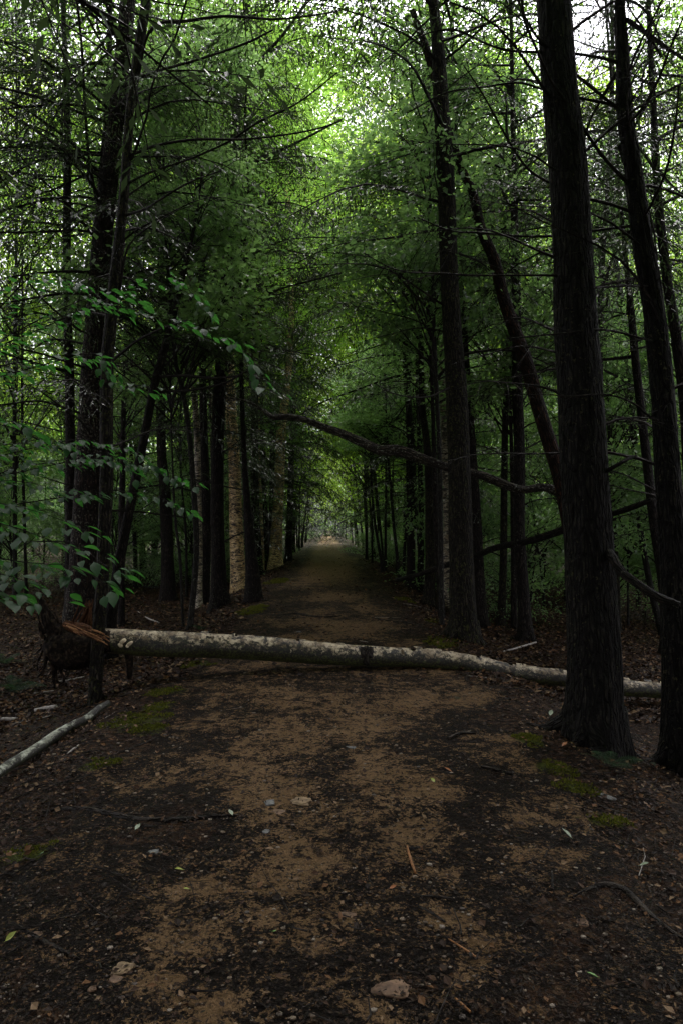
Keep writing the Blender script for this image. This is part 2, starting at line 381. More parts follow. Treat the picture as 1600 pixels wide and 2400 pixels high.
# ------------------------------------------------------------------ the ground, cut along a ragged edge into path and forest floor
SAND = []      # (x, y, rx, ry, weight) in metres, laid out where the photo shows bare dirt
def sand_px(px, py, rx, ry, wgt=1.0):
    c = hit(px, py); a = hit(px + rx, py); f_ = hit(px, max(1262, py - ry))
    SAND.append((c.x, c.y, max(.08, abs(a.x - c.x)), max(.08, abs(f_.y - c.y)), wgt))
for t_ in [(840,1700,80,45),(850,1800,70,50),(980,1965,90,50),(1185,1730,75,40),(1250,1920,95,40),(1030,2040,60,35),(1060,2150,100,35),(1150,2210,100,35),(1105,2280,45,35),
           (660,1730,140,60),(560,1815,140,35),(700,2022,90,40),(510,2085,130,35),(460,2190,120,35),(590,2140,80,35),(705,2200,65,32),(485,2355,120,35),(360,2300,80,28),
           (700,1640,150,35),(540,1690,120,22),(960,1640,100,28),(1120,1650,110,28),(760,1440,60,25),(830,1470,90,20),(780,1400,70,14),(770,1350,60,12),(800,1310,45,9),(770,1280,35,6),
           (850,1425,50,18),(700,1500,90,18),(1260,2000,110,30),(1120,1560,100,14),(640,1555,120,10),(880,2380,60,20),(1010,1850,60,25),(620,1860,120,30),(1330,1890,50,30)]:
    sand_px(*t_)
MOSS = []
def moss_px(px, py, rx, ry):
    c = hit(px, py); a = hit(px + rx, py); b_ = hit(px, py - ry); d_ = hit(px, py + ry)
    MOSS.append((c.x, c.y, 1.15 * max(.1, abs(a.x - c.x)), max(.08, abs(b_.y - d_.y) / 2)))
for t_ in [(318,1692,62,26),(366,1660,35,14),(235,1794,42,16),(392,1622,42,9),(456,1560,40,8),(592,1430,28,9),(648,1363,22,6),(1038,1508,42,14),(948,1407,18,6),(1014,1458,15,5),
           (1239,1738,32,15),(1303,1803,38,18),(1350,1852,45,14),(61,2008,65,22),(1420,1930,50,16),(345,1715,40,14)]:
    moss_px(*t_)
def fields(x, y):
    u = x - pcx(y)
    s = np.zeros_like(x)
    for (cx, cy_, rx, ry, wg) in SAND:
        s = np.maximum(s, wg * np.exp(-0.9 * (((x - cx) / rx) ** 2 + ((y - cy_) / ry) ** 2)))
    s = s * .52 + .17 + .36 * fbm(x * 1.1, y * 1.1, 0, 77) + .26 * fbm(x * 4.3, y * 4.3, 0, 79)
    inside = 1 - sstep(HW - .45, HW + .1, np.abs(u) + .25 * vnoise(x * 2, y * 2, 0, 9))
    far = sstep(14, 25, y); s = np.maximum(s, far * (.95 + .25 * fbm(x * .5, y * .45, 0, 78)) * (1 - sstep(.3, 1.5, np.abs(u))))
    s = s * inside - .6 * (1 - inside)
    m = np.zeros_like(x)
    for (cx, cy_, rx, ry) in MOSS:
        m = np.maximum(m, np.exp(-0.8 * (((x - cx) / rx) ** 2 + ((y - cy_) / ry) ** 2)))
    return s, m * .75
rows = np.concatenate([np.linspace(-60, -4, 12), np.linspace(-3, .7, 14), .8 * 1.0115 ** np.arange(0, 440)])
rows = np.append(rows, [160, 240, 400])
ss = np.linspace(-1, 1, 401); ss = np.sign(ss) * (np.abs(ss) * .62 + np.abs(ss) ** 6 * 3.2)
Y, S_ = np.meshgrid(rows, ss, indexing='ij'); X = S_ * (np.maximum(Y, 0) + 2.2) * 1.0 + np.where(Y < 0, S_ * 12, S_ * 4)*(np.abs(S_)>.8)
Z = gz(X, Y)
near = 1 - sstep(14, 22, Y)
Z = Z + near * (0.010 * fbm(X * 7, Y * 7, 0, 51) + 0.006 * vnoise(X * 24, Y * 24, 0, 52))
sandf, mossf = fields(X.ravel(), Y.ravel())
Z = Z + (0.028 * np.clip(mossf, 0, 1)).reshape(Z.shape)
nr, nc = X.shape
V = np.stack([X, Y, Z], -1).reshape(-1, 3)
ii = np.arange(nr - 1)[:, None] * nc + np.arange(nc - 1)[None]
Q = np.stack([ii, ii + 1, ii + nc + 1, ii + nc], -1).reshape(-1, 4)
fc = V[Q].mean(1); uu = np.abs(fc[:, 0] - pcx(fc[:, 1]))
isp = uu < HW + .05 + .14 * fbm(fc[:, 0] * 1.4, fc[:, 1] * 1.4, 0, 91)
isp &= (fc[:, 1] > -30) & (fc[:, 1] < 97)
for nm, sel, lab in (('path', isp, None), ('ground', ~isp, None)):
    q = Q[sel]; used, inv = np.unique(q.ravel(), return_inverse=True)
    g = G(); g.add(V[used], inv.reshape(-1, 4))
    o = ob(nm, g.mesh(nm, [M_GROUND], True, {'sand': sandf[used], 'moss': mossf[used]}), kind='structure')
    o['label'] = 'dirt woodland path strewn with dark debris and pebbles' if nm == 'path' else 'forest floor of brown dead leaves falling away beside the path'

# ------------------------------------------------------------------ scattered ground stuff
def diamonds(g, p, d, nrm, ln, wd, m=0, fold=0.0):
    """leaf-like quads: p base (n,3), d direction, nrm normal"""
    d = d / (np.linalg.norm(d, axis=1)[:, None] + 1e-9)
    s = np.cross(nrm, d); s /= np.linalg.norm(s, axis=1)[:, None] + 1e-9
    ln = np.asarray(ln)[:, None] * np.ones((len(p), 1)); wd = np.asarray(wd)[:, None] * np.ones((len(p), 1))
    a = p; b = p + d * ln * .45 + s * wd * .5; c = p + d * ln; e = p + d * ln * .45 - s * wd * .5
    if fold:
        up = np.cross(d, s); b = b + up * wd * fold; e = e + up * wd * fold
    v = np.stack([a, b, c, e], 1).reshape(-1, 3)
    q = np.arange(len(p) * 4).reshape(-1, 4)
    g.add(v, q, None, None, m)
def scatter(n, y0, y1, xr, seed, keep):
    rs = np.random.RandomState(seed)
    y = y0 * (y1 / y0) ** rs.rand(n); x = (rs.rand(n) * 2 - 1) * (xr * (y + 1.5))
    u = x - pcx(y); k = rs.rand(n) < keep(x, y, u); x, y = x[k], y[k]
    return rs, x, y
def flakes(name, n, y0, y1, seed, keep, size, asp, matl, tilt=.35, label='', xr=.62, grow=.0):
    rs, x, y = scatter(n, y0, y1, xr, seed, keep)
    n = len(x); z = gz(x, y) + .006 + rs.rand(n) * .008 + (1 - sstep(14, 22, y)) * .01 * fbm(x * 7, y * 7, 0, 51)
    _, mo = fields(x, y); z += .028 * np.clip(mo, 0, 1)
    az = rs.rand(n) * 6.283; tl = rs.randn(n) * tilt
    d = np.stack([np.cos(az), np.sin(az), np.abs(tl) * .5], 1)
    nr = np.stack([rs.randn(n) * tilt, rs.randn(n) * tilt, np.ones(n)], 1)
    ln = size * (0.5 + rs.rand(n) * 1.0) * (1 + grow * y)
    g = G(); diamonds(g, np.stack([x, y, z], 1), d, nr, ln, ln * asp * (0.6 + .8 * rs.rand(n)), fold=.15)
    o = ob(name, g.mesh(name, [matl], False), kind='stuff'); o['label'] = label
off_path = lambda x, y, u: sstep(HW - .5, HW + .3, np.abs(u)) * .95 + .05
def on_dark(x, y, u):
    s, m = fields(x, y); return np.where(np.abs(u) < HW + .2, np.clip(1.0 - 1.9 * np.clip(s, 0, 1), .05, 1) * (1 - m), .25)
flakes('dead_leaves', 90000, 2.2, 30, 3, off_path, .027, .6, M_LITTER, .45, 'brown dead leaves covering the forest floor', grow=.035)
flakes('path_debris', 110000, 1.9, 22, 4, on_dark, .015, .38, M_DEBRIS, .25, 'dark needles and bark crumbs on the dirt path', xr=.55, grow=.04)
flakes('far_dead_leaves', 90000, 7, 34, 33, off_path, .05, .6, M_LITTER, .5, 'brown dead leaves on the floor deeper in the woods', grow=.02, xr=.6)
flakes('leaf_scraps', 9000, 1.9, 20, 5, lambda x, y, u: np.where(np.abs(u) < HW + .3, .75, .3), .017, .6, M_LITTER, .4, 'small tan leaf scraps scattered on the path', xr=.55, grow=.03)

def blob_mesh(rs, seed, flat=.6, sub=2, rough=.25):
    import bmesh
    bm = bmesh.new(); bmesh.ops.create_icosphere(bm, subdivisions=sub, radius=1)
    v = np.array([x.co[:] for x in bm.verts]); f = np.array([[y.index for y in x.verts] for x in bm.faces]); bm.free()
    n_ = fbm(v[:, 0] * 1.1 + seed * 7.7, v[:, 1] * 1.1, v[:, 2] * 1.1, seed, 3)
    q_ = np.sign(v) * np.abs(v) ** .85
    v = q_ * (1 + rough * n_)[:, None]; v[:, 2] *= flat
    return v, f
# pebbles
rs, x, y = scatter(9000, 1.9, 14, .55, 8, lambda x, y, u: np.where(np.abs(u) < HW, .8, .12))
g = G(); vv = [blob_mesh(rs, k, .55, 1, .4) for k in range(5)]
zz = gz(x, y)
for i in range(len(x)):
    v, f = vv[i % 5]; s = .0026 * (1 + 2.6 * rs.rand() ** 6) * (1 + .06 * y[i]); a = rs.rand() * 6.28
    c, s_ = math.cos(a), math.sin(a); Rm = np.array([[c, -s_, 0], [s_, c, 0], [0, 0, 1]]) * s
    g.add(v @ Rm.T * [1.3, 1, 1] + [x[i], y[i], zz[i] + s * .2], None, f)
o = ob('pebbles', g.mesh('pebbles', [M_PEB], False), kind='stuff'); o['label'] = 'small pebbles bedded in the dirt path'
# twigs lying about
g = G(); rs, x, y = scatter(2600, 2.0, 26, .62, 12, lambda x, y, u: np.where(np.abs(u) < HW - .3, .25, 1.0))
for i in range(len(x)):
    a = rs.rand() * 3.14; L = (.06 + .35 * rs.rand() ** 2) * (1 + .03 * y[i]); r = .0016 + .0035 * rs.rand()
    pts = []
    for t_ in (-.5, -.15, .2, .5):
        xx = x[i] + math.cos(a) * L * t_; yy_ = y[i] + math.sin(a) * L * t_; pts.append((xx + rs.randn() * .008, yy_ + rs.randn() * .008, 0, r * (1 - .5 * (t_ + .5))))
    pts = np.array(pts); pts[:, 2] = gz(pts[:, 0], pts[:, 1]) + r + .008 + rs.rand() * .012
    tube(g, pts, 4, raw=True, cap=False, m=int(rs.rand() < .03))
o = ob('twigs', g.mesh('twigs', [M_TWIG, M_STICKW], False), kind='stuff'); o['label'] = 'thin fallen twigs lying across the forest floor'
# moss cushions: short upright blades over the moss patches
g = G(); rs = np.random.RandomState(14)
for (cx, cy_, rx, ry) in MOSS:
    n = int(min(6000, 11000 * rx * ry * 3 + 300))
    a = rs.rand(n) * 6.283; q = np.sqrt(rs.rand(n)) * 1.15
    x = cx + rx * q * np.cos(a); y = cy_ + ry * q * np.sin(a)
    k_ = fbm(x * 7, y * 7, 0, 5) * 1.3 + .55 - .8 * q ** 2 > 0; x, y = x[k_], y[k_]; n = len(x)
    _, mo = fields(x, y)
    p = np.stack([x, y, gz(x, y) + .028 * mo - .003 + .01 * fbm(x * 7, y * 7, 0, 51)], 1)
    p[:, 2] += .012 * fbm(x * 22, y * 22, 0, 6)
    d = np.stack([rs.randn(n) * .7, rs.randn(n) * .7, np.ones(n)], 1)
    nn = rs.randn(n, 3); sc_ = .8 + .06 * cy_
    diamonds(g, p, d, nn, (.012 + .012 * rs.rand(n)) * sc_, (.006 + .005 * rs.rand(n)) * sc_)
o = ob('moss', g.mesh('moss', [M_MOSS], False), kind='stuff'); o['label'] = 'yellow green moss cushions along both path edges'

# ------------------------------------------------------------------ foliage generators
def norm(v): return v / (np.linalg.norm(v, axis=-1, keepdims=True) + 1e-9)
def hem_branch(L, rs, leafy=1.0, twigs=1.0, leaf=.07, wid=.024, droop=.35, start=.15, dens=1.0, seg=4, rise=.12):
    """a hemlock branch growing along +X from the origin. returns merged arrays (0 wood, 1 needles)"""
    g = G(); n = 9; t = np.linspace(0, 1, n)
    side = rs.randn() * .12
    ax = np.stack([L * t, L * (side * t ** 2 + .03 * np.sin(t * 5 + rs.rand() * 6)), L * (rise * t - droop * t ** 2.2) + L * .015 * np.sin(t * 9 + rs.rand() * 6)], 1)
    r0 = .0075 * L + .004
    tube(g, np.column_stack([ax, r0 * (1 - t * .88)]), seg, raw=True, cap=False)
    lp, ld, ll = [], [], []
    ns = max(4, int(L * 9 * twigs))
    for i in range(ns):
        tt = .12 + .86 * (i + rs.rand() * .8) / ns
        sgn = 1 if i % 2 else -1
        p0 = np.array([np.interp(tt, t, ax[:, k]) for k in range(3)])
        tan = norm(np.array([np.interp(min(1, tt + .05), t, ax[:, k]) for k in range(3)]) - p0)
        ang = sgn * R(38 + 30 * rs.rand())
        d = np.array([tan[0] * math.cos(ang) - math.sin(ang) * tan[1], tan[0] * math.sin(ang) + tan[1] * math.cos(ang), tan[2] + rs.randn() * .12])
        l2 = L * (.12 + .34 * (1 - tt) ** .7 * (.5 + .5 * min(1, tt / .3))) * (.6 + .7 * rs.rand())
        m_ = 5; s = np.linspace(0, 1, m_)[:, None]
        q = p0 + d * l2 * s + np.array([0, 0, -1]) * l2 * droop * .9 * s ** 2 + rs.randn(3) * .04 * l2 * s ** 2
        tube(g, np.column_stack([q, .0035 * (L * .35 + .35) * (1 - s[:, 0] * .8)]), 3, raw=True, cap=False)
        # tertiary
        nt_ = max(2, int(l2 * 15 * dens))
        for j in range(nt_):
            f = (j + rs.rand()) / nt_
            pp = np.array([np.interp(f, s[:, 0], q[:, k]) for k in range(3)])
            sg = 1 if j % 2 else -1; a2 = sg * R(35 + 30 * rs.rand())
            dd = np.array([d[0] * math.cos(a2) - d[1] * math.sin(a2), d[0] * math.sin(a2) + d[1] * math.cos(a2), d[2] - .25 + rs.randn() * .15])
            l3 = (.06 + .17 * rs.rand()) * (1.1 - .5 * f)
            if rs.rand() < leafy and tt > start:
                k = max(2, int(l3 / leaf * 1.7))
                for z in range(k):
                    lp.append(pp + dd * l3 * z / k + np.array([0, 0, -.12]) * l3 * (z / k) ** 2)
                    ld.append(dd + np.array([rs.randn() * .25, rs.randn() * .25, -.12 - .25 * z / k + rs.randn() * .12])); ll.append(leaf * (.7 + .6 * rs.rand()))
            elif rs.rand() < .5:
                g.add(np.array([pp, pp + [0.0, .003, .003], pp + dd * l3 * 1.2]), None, [[0, 1, 2]])
    if lp:
        lp, ld, ll = np.array(lp), np.array(ld), np.array(ll)
        nr_ = np.stack([rs.randn(len(lp)) * .3, rs.randn(len(lp)) * .3, np.ones(len(lp))], 1)
        diamonds(g, lp, ld, nr_, ll, ll * (wid / leaf) * (.7 + .6 * rs.rand(len(lp))), m=1)
    return g
def basis(az, el, roll=0):
    return np.array((Matrix.Rotation(az, 3, 'Z') @ Matrix.Rotation(-el, 3, 'Y') @ Matrix.Rotation(roll, 3, 'X')))
def hem_crown(H, Lmax, nb, seed, leaf=.062, wid=.017, dens=1.25, bare=.0):
    rs = np.random.RandomState(seed); g = G()
    lib = [hem_branch(2.2, rs, 1, .8, leaf, wid, .38, .12, dens, 3).merged() for _ in range(4)]
    for i in range(nb):
        z = H * ((i + rs.rand()) / nb) ** 1.05; L = (Lmax * (1 - z / H) ** .75 + .35) * (.65 + .6 * rs.rand())
        az = i * 2.399 + rs.randn() * .5; el = R(rs.uniform(-16, 18) + 18 * (z / H))
        g.addm(lib[rs.randint(4)], basis(az, el, rs.randn() * .25) * (L / 2.2), [0, 0, z])
    return g
def bl_crown(H, W, nclump, nleaf, seed, leaf=.085, matidx=1, low=0.0, flat=.45):
    """broad-leaved crown: limbs from the axis to leaf clumps spread through the volume"""
    rs = np.random.RandomState(seed); g = G()
    P_, D_, L_ = [], [], []
    for i in range(nclump):
        z = H * (low + (1 - low) * rs.rand() ** .9)
        f = (z / H); env = W * (math.sin(math.pi * min(.98, .12 + f * .85)) ** .6)
        az = rs.rand() * 6.283; rr = env * math.sqrt(.08 + .92 * rs.rand())
        c = np.array([rr * math.cos(az), rr * math.sin(az), z]); z0 = max(0, z - rr * .8 - .2)
        mid = np.array([c[0] * .5, c[1] * .5, z0 + (z - z0) * .62]) + rs.randn(3) * .12
        tube(g, np.array([[0, 0, z0, .012 + .006 * rr], [*mid, .009 + .003 * rr], [*c, .004]]), 3, n=5, cap=False)
        R_ = W * (.11 + .15 * rs.rand()) + .12
        for b in range(4):
            e = c + np.array([rs.randn() * R_ * .8, rs.randn() * R_ * .8, rs.randn() * R_ * .25])
            tube(g, np.array([[*mid, .005], [*((mid + e) / 2 + rs.randn(3) * .08), .004], [*e, .0015]]), 3, raw=True, cap=False)
        n = int(nleaf / nclump * (.5 + rs.rand()))
        q = rs.randn(n, 3) * np.array([R_, R_, R_ * flat]) * .8
        P_.append(c + q); dd = norm(q * [1, 1, .3] + rs.randn(n, 3) * R_ * .6) + [0, 0, -.25]; D_.append(dd)
    p = np.vstack(P_); d = np.vstack(D_); n = len(p)
    nr_ = np.stack([rs.randn(n) * .5, rs.randn(n) * .5, np.ones(n)], 1)
    ln = leaf * (.6 + .7 * rs.rand(n))
    diamonds(g, p, d, nr_, ln, ln * .62, m=1, fold=.12)
    return g
rsb = np.random.RandomState(5)
BARE = [hem_branch(2.0, rsb, .0, 1.1, droop=.20 + .2 * rsb.rand(), dens=.9, rise=.2).mesh('bare_branch', [M_TWIG], False) for _ in range(7)]
LEAFY = [hem_branch(2.4, rsb, 1, 1.15, .05, .016, .42, .22, 1.5).mesh('leafy_branch', [M_TWIG, M_NEED], False) for _ in range(6)]
HALF = [hem_branch(2.3, rsb, .55, 1.2, .05, .017, .30, .45, 1.2).mesh('half_bare_branch', [M_TWIG, M_NEED], False) for _ in range(4)]
HCS = [hem_crown(13, 3.0, 36, 50 + k, dens=1.3).mesh('sparse_hemlock_crown', [M_TWIG, M_NEED], False) for k in range(2)]
HC = [hem_crown(13, 3.2, 48, 40 + k, dens=1.4).mesh('hemlock_crown', [M_TWIG, M_NEED], False) for k in range(4)]
BC = [bl_crown(11, 3.4, 58, 15000, 60 + k, .125).mesh('leafy_crown', [M_TWIG, M_LEAF], False) for k in range(4)]
BCY = []
for me in BC[:2]:
    c = me.copy(); c.materials[1] = M_LEAFY; BCY.append(c)
SAP = [bl_crown(5.5, 1.7, 34, 6000, 80 + k, .115, low=.05).mesh('sapling_crown', [M_TWIG, M_UNDER], False) for k in range(3)]
SHR = [bl_crown(1.7, 1.2, 22, 2600, 90 + k, .075, low=.05).mesh('shrub_leaves', [M_TWIG, M_UNDER], False) for k in range(3)]

# ------------------------------------------------------------------ trees read off the photograph
TREES = {}
def axis_at(c, z):
    """centre line (x,y,r) at height z, c sorted by z ascending"""
    return [float(np.interp(z, c[:, 2], c[:, k])) for k in (0, 1, 3)]
def tree(name, label, pts, mt, d=None, kind='hem', top=None, cb=None, crown=None, cs=1.0, bare=0, leafy=0, half=0, lo=1.4, group=None,
         seg=None, bark=None, cat='tree', flare=.5, dtop=0.0, blen=(1.0, 2.2), azr=None):
    """pts (px,py,width px) from the top down; the last is the foot unless d is given"""
    base_px = pts[-1]
    if d is None: h = hit(base_px[0], base_px[1]); d = h.y
    W = []
    for i, (px, py, wd) in enumerate(pts):
        f = (len(pts) - 1 - i) / max(1, len(pts) - 1)
        q = P(px, py, d + dtop * f); W.append([q.x, q.y, q.z, wd / 2 * (d + dtop * f) / F])
    W = W[::-1]                                    # foot first
    # bring the foot into the ground
    b = W[0]; g0 = gz1(b[0], b[1])
    if b[2] > g0 - .05: 
        W.insert(0, [b[0], b[1], g0 - .12, b[3] * (1.0 if b[2] < g0 + .3 else 1.05)])
    else: b[2] = g0 - .12
    W = np.array(W)
    base = Vector((W[0][0], W[0][1], g0))
    hz = {'hem': 17, 'birch': 17, 'pole': 9, 'bl': 16, 'snag': 0}[kind] if top is None else top
    e = W[-1]; e2 = W[-2]
    if hz and e[2] < hz:
        dirx = np.clip((e[0] - e2[0]) / max(.5, e[2] - e2[2]), -.12, .12)
        K = 3
        ext = [[e[0] + dirx * (hz - e[2]) * k / K * .7, e[1], e[2] + (hz - e[2]) * k / K, max(.008, e[3] * (1 - .92 * k / K))] for k in range(1, K + 1)]
        W = np.vstack([W, ext])
    W[:, :3] -= np.array(base)
    t = thing(name, label, cat, base, group)
    sd_ = (abs(hash(label)) if False else sum(ord(ch) * (i + 3) for i, ch in enumerate(label))) % 1000
    near = d < 6; mid = d < 11
    sg = seg or (72 if near else 36 if mid else 16 if d < 20 else 8)
    g = G()
    c = tube(g, W, sg, step=(.035 if near else .08 if mid else .2 if d < 20 else .5), bark=(.017 if near else .009 if mid else 0) if bark is None else bark,
             barkf=(3.0, 3.0, .42), flare=flare, seed=sd_ % 97, cap=False, lump=.10)
    ob('trunk', g.mesh('trunk', [mt]), t)
    rs = np.random.RandomState(sd_)
    if d < 17 and flare >= .25 and kind != 'snag' and W[0][3] > .05:
        r0 = W[1][3]
        for q_ in range(4 + int(r0 * 12)):
            a_ = rs.rand() * .9 + q_ * 6.283 / (4 + int(r0 * 12)); Lr = r0 * rs.uniform(1.1, 2.0); pr = []
            for f_ in (0, .25, .5, .75, 1):
                rr_ = r0 * .55 + Lr * f_; xx_ = base.x + rr_ * math.cos(a_ + .35 * f_ * rs.randn()); yy2 = base.y + rr_ * math.sin(a_ + .2 * f_ * rs.randn()); rad_ = r0 * (.46 * (1 - f_) ** 1.3 + .05)
                pr.append([xx_ - base.x, yy2 - base.y, gz1(xx_, yy2) - base.z + (r0 * 1.5 * (1 - f_) ** 3) - rad_ * .35, rad_])
            g = G(); tube(g, np.array(pr), 10, step=.04, bark=.006 if d < 8 else 0, barkf=(4, 4, 1), seed=q_, lump=.3); ob('root', g.mesh('root', [mt]), t)
    zs = c[:, 2]; hi = zs[-1]; c = c[np.argsort(c[:, 2])]
    vis_top = min(hi * .95, (EYE + .80 * d) - base.z)      # just above the top of the frame
    for lib, nb in ((BARE, bare), (HALF, half), (LEAFY, leafy)):
        for i in range(nb):
            l_ = lo if lib is BARE else max(lo, vis_top * (.35 if lib is HALF else .5))
            z = l_ + (vis_top - l_) * ((i + rs.rand()) / max(1, nb)); x, y, r = axis_at(c, z)
            az = rs.rand() * 6.283 if azr is None else R(rs.uniform(*azr))
            L = rs.uniform(*blen) * (1.0 if lib is not LEAFY else 1.15)
            bo = ob('branch', lib[rs.randint(len(lib))], t, (x, y, z)); s = L / 2.2
            bo.scale = (s, s, s); bo.rotation_euler = Euler((rs.randn() * .2, R(-rs.uniform(0, 28) if lib is not LEAFY else rs.uniform(-15, 8)), az))
    if crown is None: crown = {'hem': HC if d < 9 or d > 17 else HCS, 'birch': BC, 'pole': SAP, 'bl': BC, 'snag': None}[kind]
    if crown:
        z0 = cb if cb is not None else {'hem': 8.6 if d < 9 else 6.2 if d < 12 else 3.6, 'birch': 8, 'pole': 4, 'bl': 6}[kind]
        ch = {id(HC): 13, id(HCS): 13, id(BC): 11, id(BCY): 11, id(SAP): 5.5}.get(id(crown), 11)
        x, y, r = axis_at(c, z0); xt, yt, _ = axis_at(c, min(hi, z0 + ch * cs))
        co = ob('crown', crown[rs.randint(len(crown))], t, (x, y, z0), kind='stuff')
        k = (hi - z0 + .3) / ch; k = min(k, 1.5); sx = cs * (.85 + .3 * rs.rand())
        co.scale = (sx, sx, k); co.rotation_euler = Euler((0, 0, rs.rand() * 6.28))
        # shear is not used: the crown is tipped with its trunk
        tip = Vector((xt - x, yt - y, ch * cs)).normalized()
        co.rotation_euler = (tip.to_track_quat('Z', 'Y') @ Euler((0, 0, rs.rand() * 6.28)).to_quaternion()).to_euler()
    TREES[label] = (t, c, base, d)
    return t, c, base, d
def limb(T, pts, mt=None, d0=None, d1=None, twig=True, name='branch', w0=None):
    """a limb read off the photo, from the trunk outwards: pts (px,py,width)"""
    t, c, base, d = T; d0 = d if d0 is None else d0; d1 = d0 - .8 if d1 is None else d1
    n = len(pts); W = []
    for i, (px, py, wd) in enumerate(pts):
        dd = d0 + (d1 - d0) * i / (n - 1); q = P(px, py, dd) - base; W.append([q.x, q.y, q.z, wd / 2 * dd / F])
    x, y, r = axis_at(c, W[0][2]); W[0][1] = y; 
    if abs(W[0][0] - x) < .4: W.insert(0, [x, y, W[0][2] - .02, W[0][3] * 1.15])
    g = G(); W = np.array(W); sd_ = int(abs(W[0][2] * 100)) % 97
    cc = tube(g, W, 7, step=.07, seed=sd_, lump=.25, cap=True)
    rs = np.random.RandomState(sd_)
    if twig:
        m = len(cc); k = int(m / 2)
        for i in range(k):
            j = int(m * (.15 + .85 * (i + rs.rand()) / k)); j = min(m - 2, j)
            p0 = cc[j, :3]; T_ = norm(cc[j + 1, :3] - p0); L = .12 + .9 * rs.rand() ** 2
            dd = norm(T_ * .8 + rs.randn(3) * .6)
            s = np.linspace(0, 1, 5)[:, None]
            q = p0 + dd * L * s + rs.randn(3) * .12 * L * s ** 2 + np.array([0, 0, -.15]) * L * s ** 2
            tube(g, np.column_stack([q, .0042 * (1 - s[:, 0] * .75)]), 3, raw=True, cap=False)
            for z_ in range(int(L * 5)):
                pz = q[1 + rs.randint(3)]; d3 = norm(dd + rs.randn(3) * .7); L3 = L * rs.uniform(.15, .45)
                tube(g, np.column_stack([pz + d3 * L3 * s[::2] + rs.randn(3) * .08 * L3 * s[::2] ** 2, .0024 * (1 - s[::2, 0] * .7)]), 3, raw=True, cap=False)
    return ob(name, g.mesh(name, [mt or M_TWIG]), t)

# --- left side
T1 = tree('hemlock_tree', 'thick rusty-barked hemlock behind the torn end of the fallen log', [(301,0,34),(275,255,36),(245,510,44),(227,765,50),(216,900,54),(210,1110,62),(196,1365,70),(192,1470,82)], M_HEMR, d=10.6, bare=24, half=6, leafy=6, blen=(1.2, 2.8), flare=.4, lo=2)
T2 = tree('hemlock_tree', 'slim hemlock standing in front of the fallen log, its upper stem mossy', [(342,0,20),(325,120,22),(306,255,20),(291,460,21),(275,612,25),(260,765,26),(252,855,27),(250,1110,29),(243,1300,28),(238,1404,27),(230,1506,28),(224,1648,30)], M_MAPLE, bare=14, half=4, leafy=3, blen=(1, 2), cb=8.6, flare=.25, lo=2.2)
T3 = tree('hemlock_tree', 'slender dark hemlock left of the thick rusty-barked one', [(148,0,10),(158,255,15),(158,460,18),(158,714,19),(163,853,21),(166,1110,23),(166,1365,26),(166,1440,28)], M_HEM, d=12.5, bare=16, half=4, leafy=6, cb=4.5, blen=(1, 2.2))
T4 = tree('hemlock_tree', 'thin dark stem close against the left side of the rusty-barked hemlock', [(260,0,10),(252,255,14),(237,460,18),(216,800,20),(206,1110,22),(206,1440,26)], M_HEM, d=11.9, bare=10, half=2, leafy=4, blen=(1, 2))
T6 = tree('hemlock_tree', 'straight hemlock with flared roots at the left path edge behind the log', [(582,0,15),(564,153,19),(556,255,20),(548,357,20),(541,459,22),(536,561,23),(530,663,24),(525,753,25),(515,906,27),(510,1059,30),(510,1212,32),(513,1340,36),(515,1425,40)], M_HEM, bare=18, half=8, leafy=8, cb=6, blen=(1.2, 2.6), flare=.9)
B1 = tree('birch_tree', 'golden peeling birch beside the left path edge, the brightest trunk there', [(522,0,16),(526,77,17),(531,255,18),(528,459,20),(528,640,21),(536,800,24),(541,957,27),(551,1110,29),(555,1263,32),(559,1385,36)], M_BIRCH, kind='birch', bare=5, flare=.3, cb=10, lo=4)
T1b = tree('hemlock_tree', 'dark trunk with spreading foot right against the golden birch', [(560,500,8),(564,700,9),(566,850,10),(570,1000,12),(575,1110,14),(582,1214,20),(590,1314,28),(594,1368,34)], M_HEM, d=14.6, bare=8, leafy=6, flare=1.0, cb=5, top=13)
B2 = tree('birch_tree', 'golden birch with dark bands, farther up the left path edge', [(660,100,9),(668,330,11),(681,651,13),(681,804,16),(672,906,18),(660,1008,22),(656,1110,24),(651,1212,26),(645,1330,30)], M_BIRCH, kind='birch', flare=.6, bare=3, cb=9)
B3 = tree('birch_tree', 'pale birch leaning left among dark stems, patchy light bark', [(350,60,9),(375,168,10),(393,286,11),(420,450,12),(440,600,13),(449,700,14),(444,830,15),(454,906,15),(462,1008,15),(465,1161,15),(467,1290,16)], M_BIRCHP, d=16.5, kind='birch', bare=4, cb=9)
B4 = tree('birch_tree', 'thin pale birch stem just left of the golden birch', [(496,540,8),(494,700,9),(494,850,10),(497,1000,10),(500,1200,10)], M_BIRCHP, d=21, kind='birch', cb=9)
T7 = tree('hemlock_tree', 'dark trunk immediately left of the flared hemlock at the path edge', [(470,260,9),(474,434,12),(474,640,14),(475,830,17),(478,1008,19),(482,1161,25),(480,1314,29),(474,1420,33)], M_HEM, bare=14, half=4, leafy=5, cb=5, flare=.4)
T8 = tree('hemlock_tree', 'straight brown trunk standing alone on the leafy floor left of the path', [(366,120,9),(370,255,11),(375,510,15),(380,702,18),(378,880,20),(379,1059,22),(388,1161,26),(393,1314,30),(395,1405,36)], M_HEM, bare=12, half=4, leafy=5, cb=4.5)
T9 = tree('hemlock_tree', 'dark trunk leaning strongly right behind the rusty-barked hemlock', [(470,440,5),(450,560,8),(420,690,12),(393,794,18),(362,906,19),(337,1034,20),(311,1161,22),(286,1289,24),(262,1440,27)], M_HEM, d=11.0, bare=10, half=3, kind='hem', top=9.5, crown=SAP, cb=6.5, cs=.7)
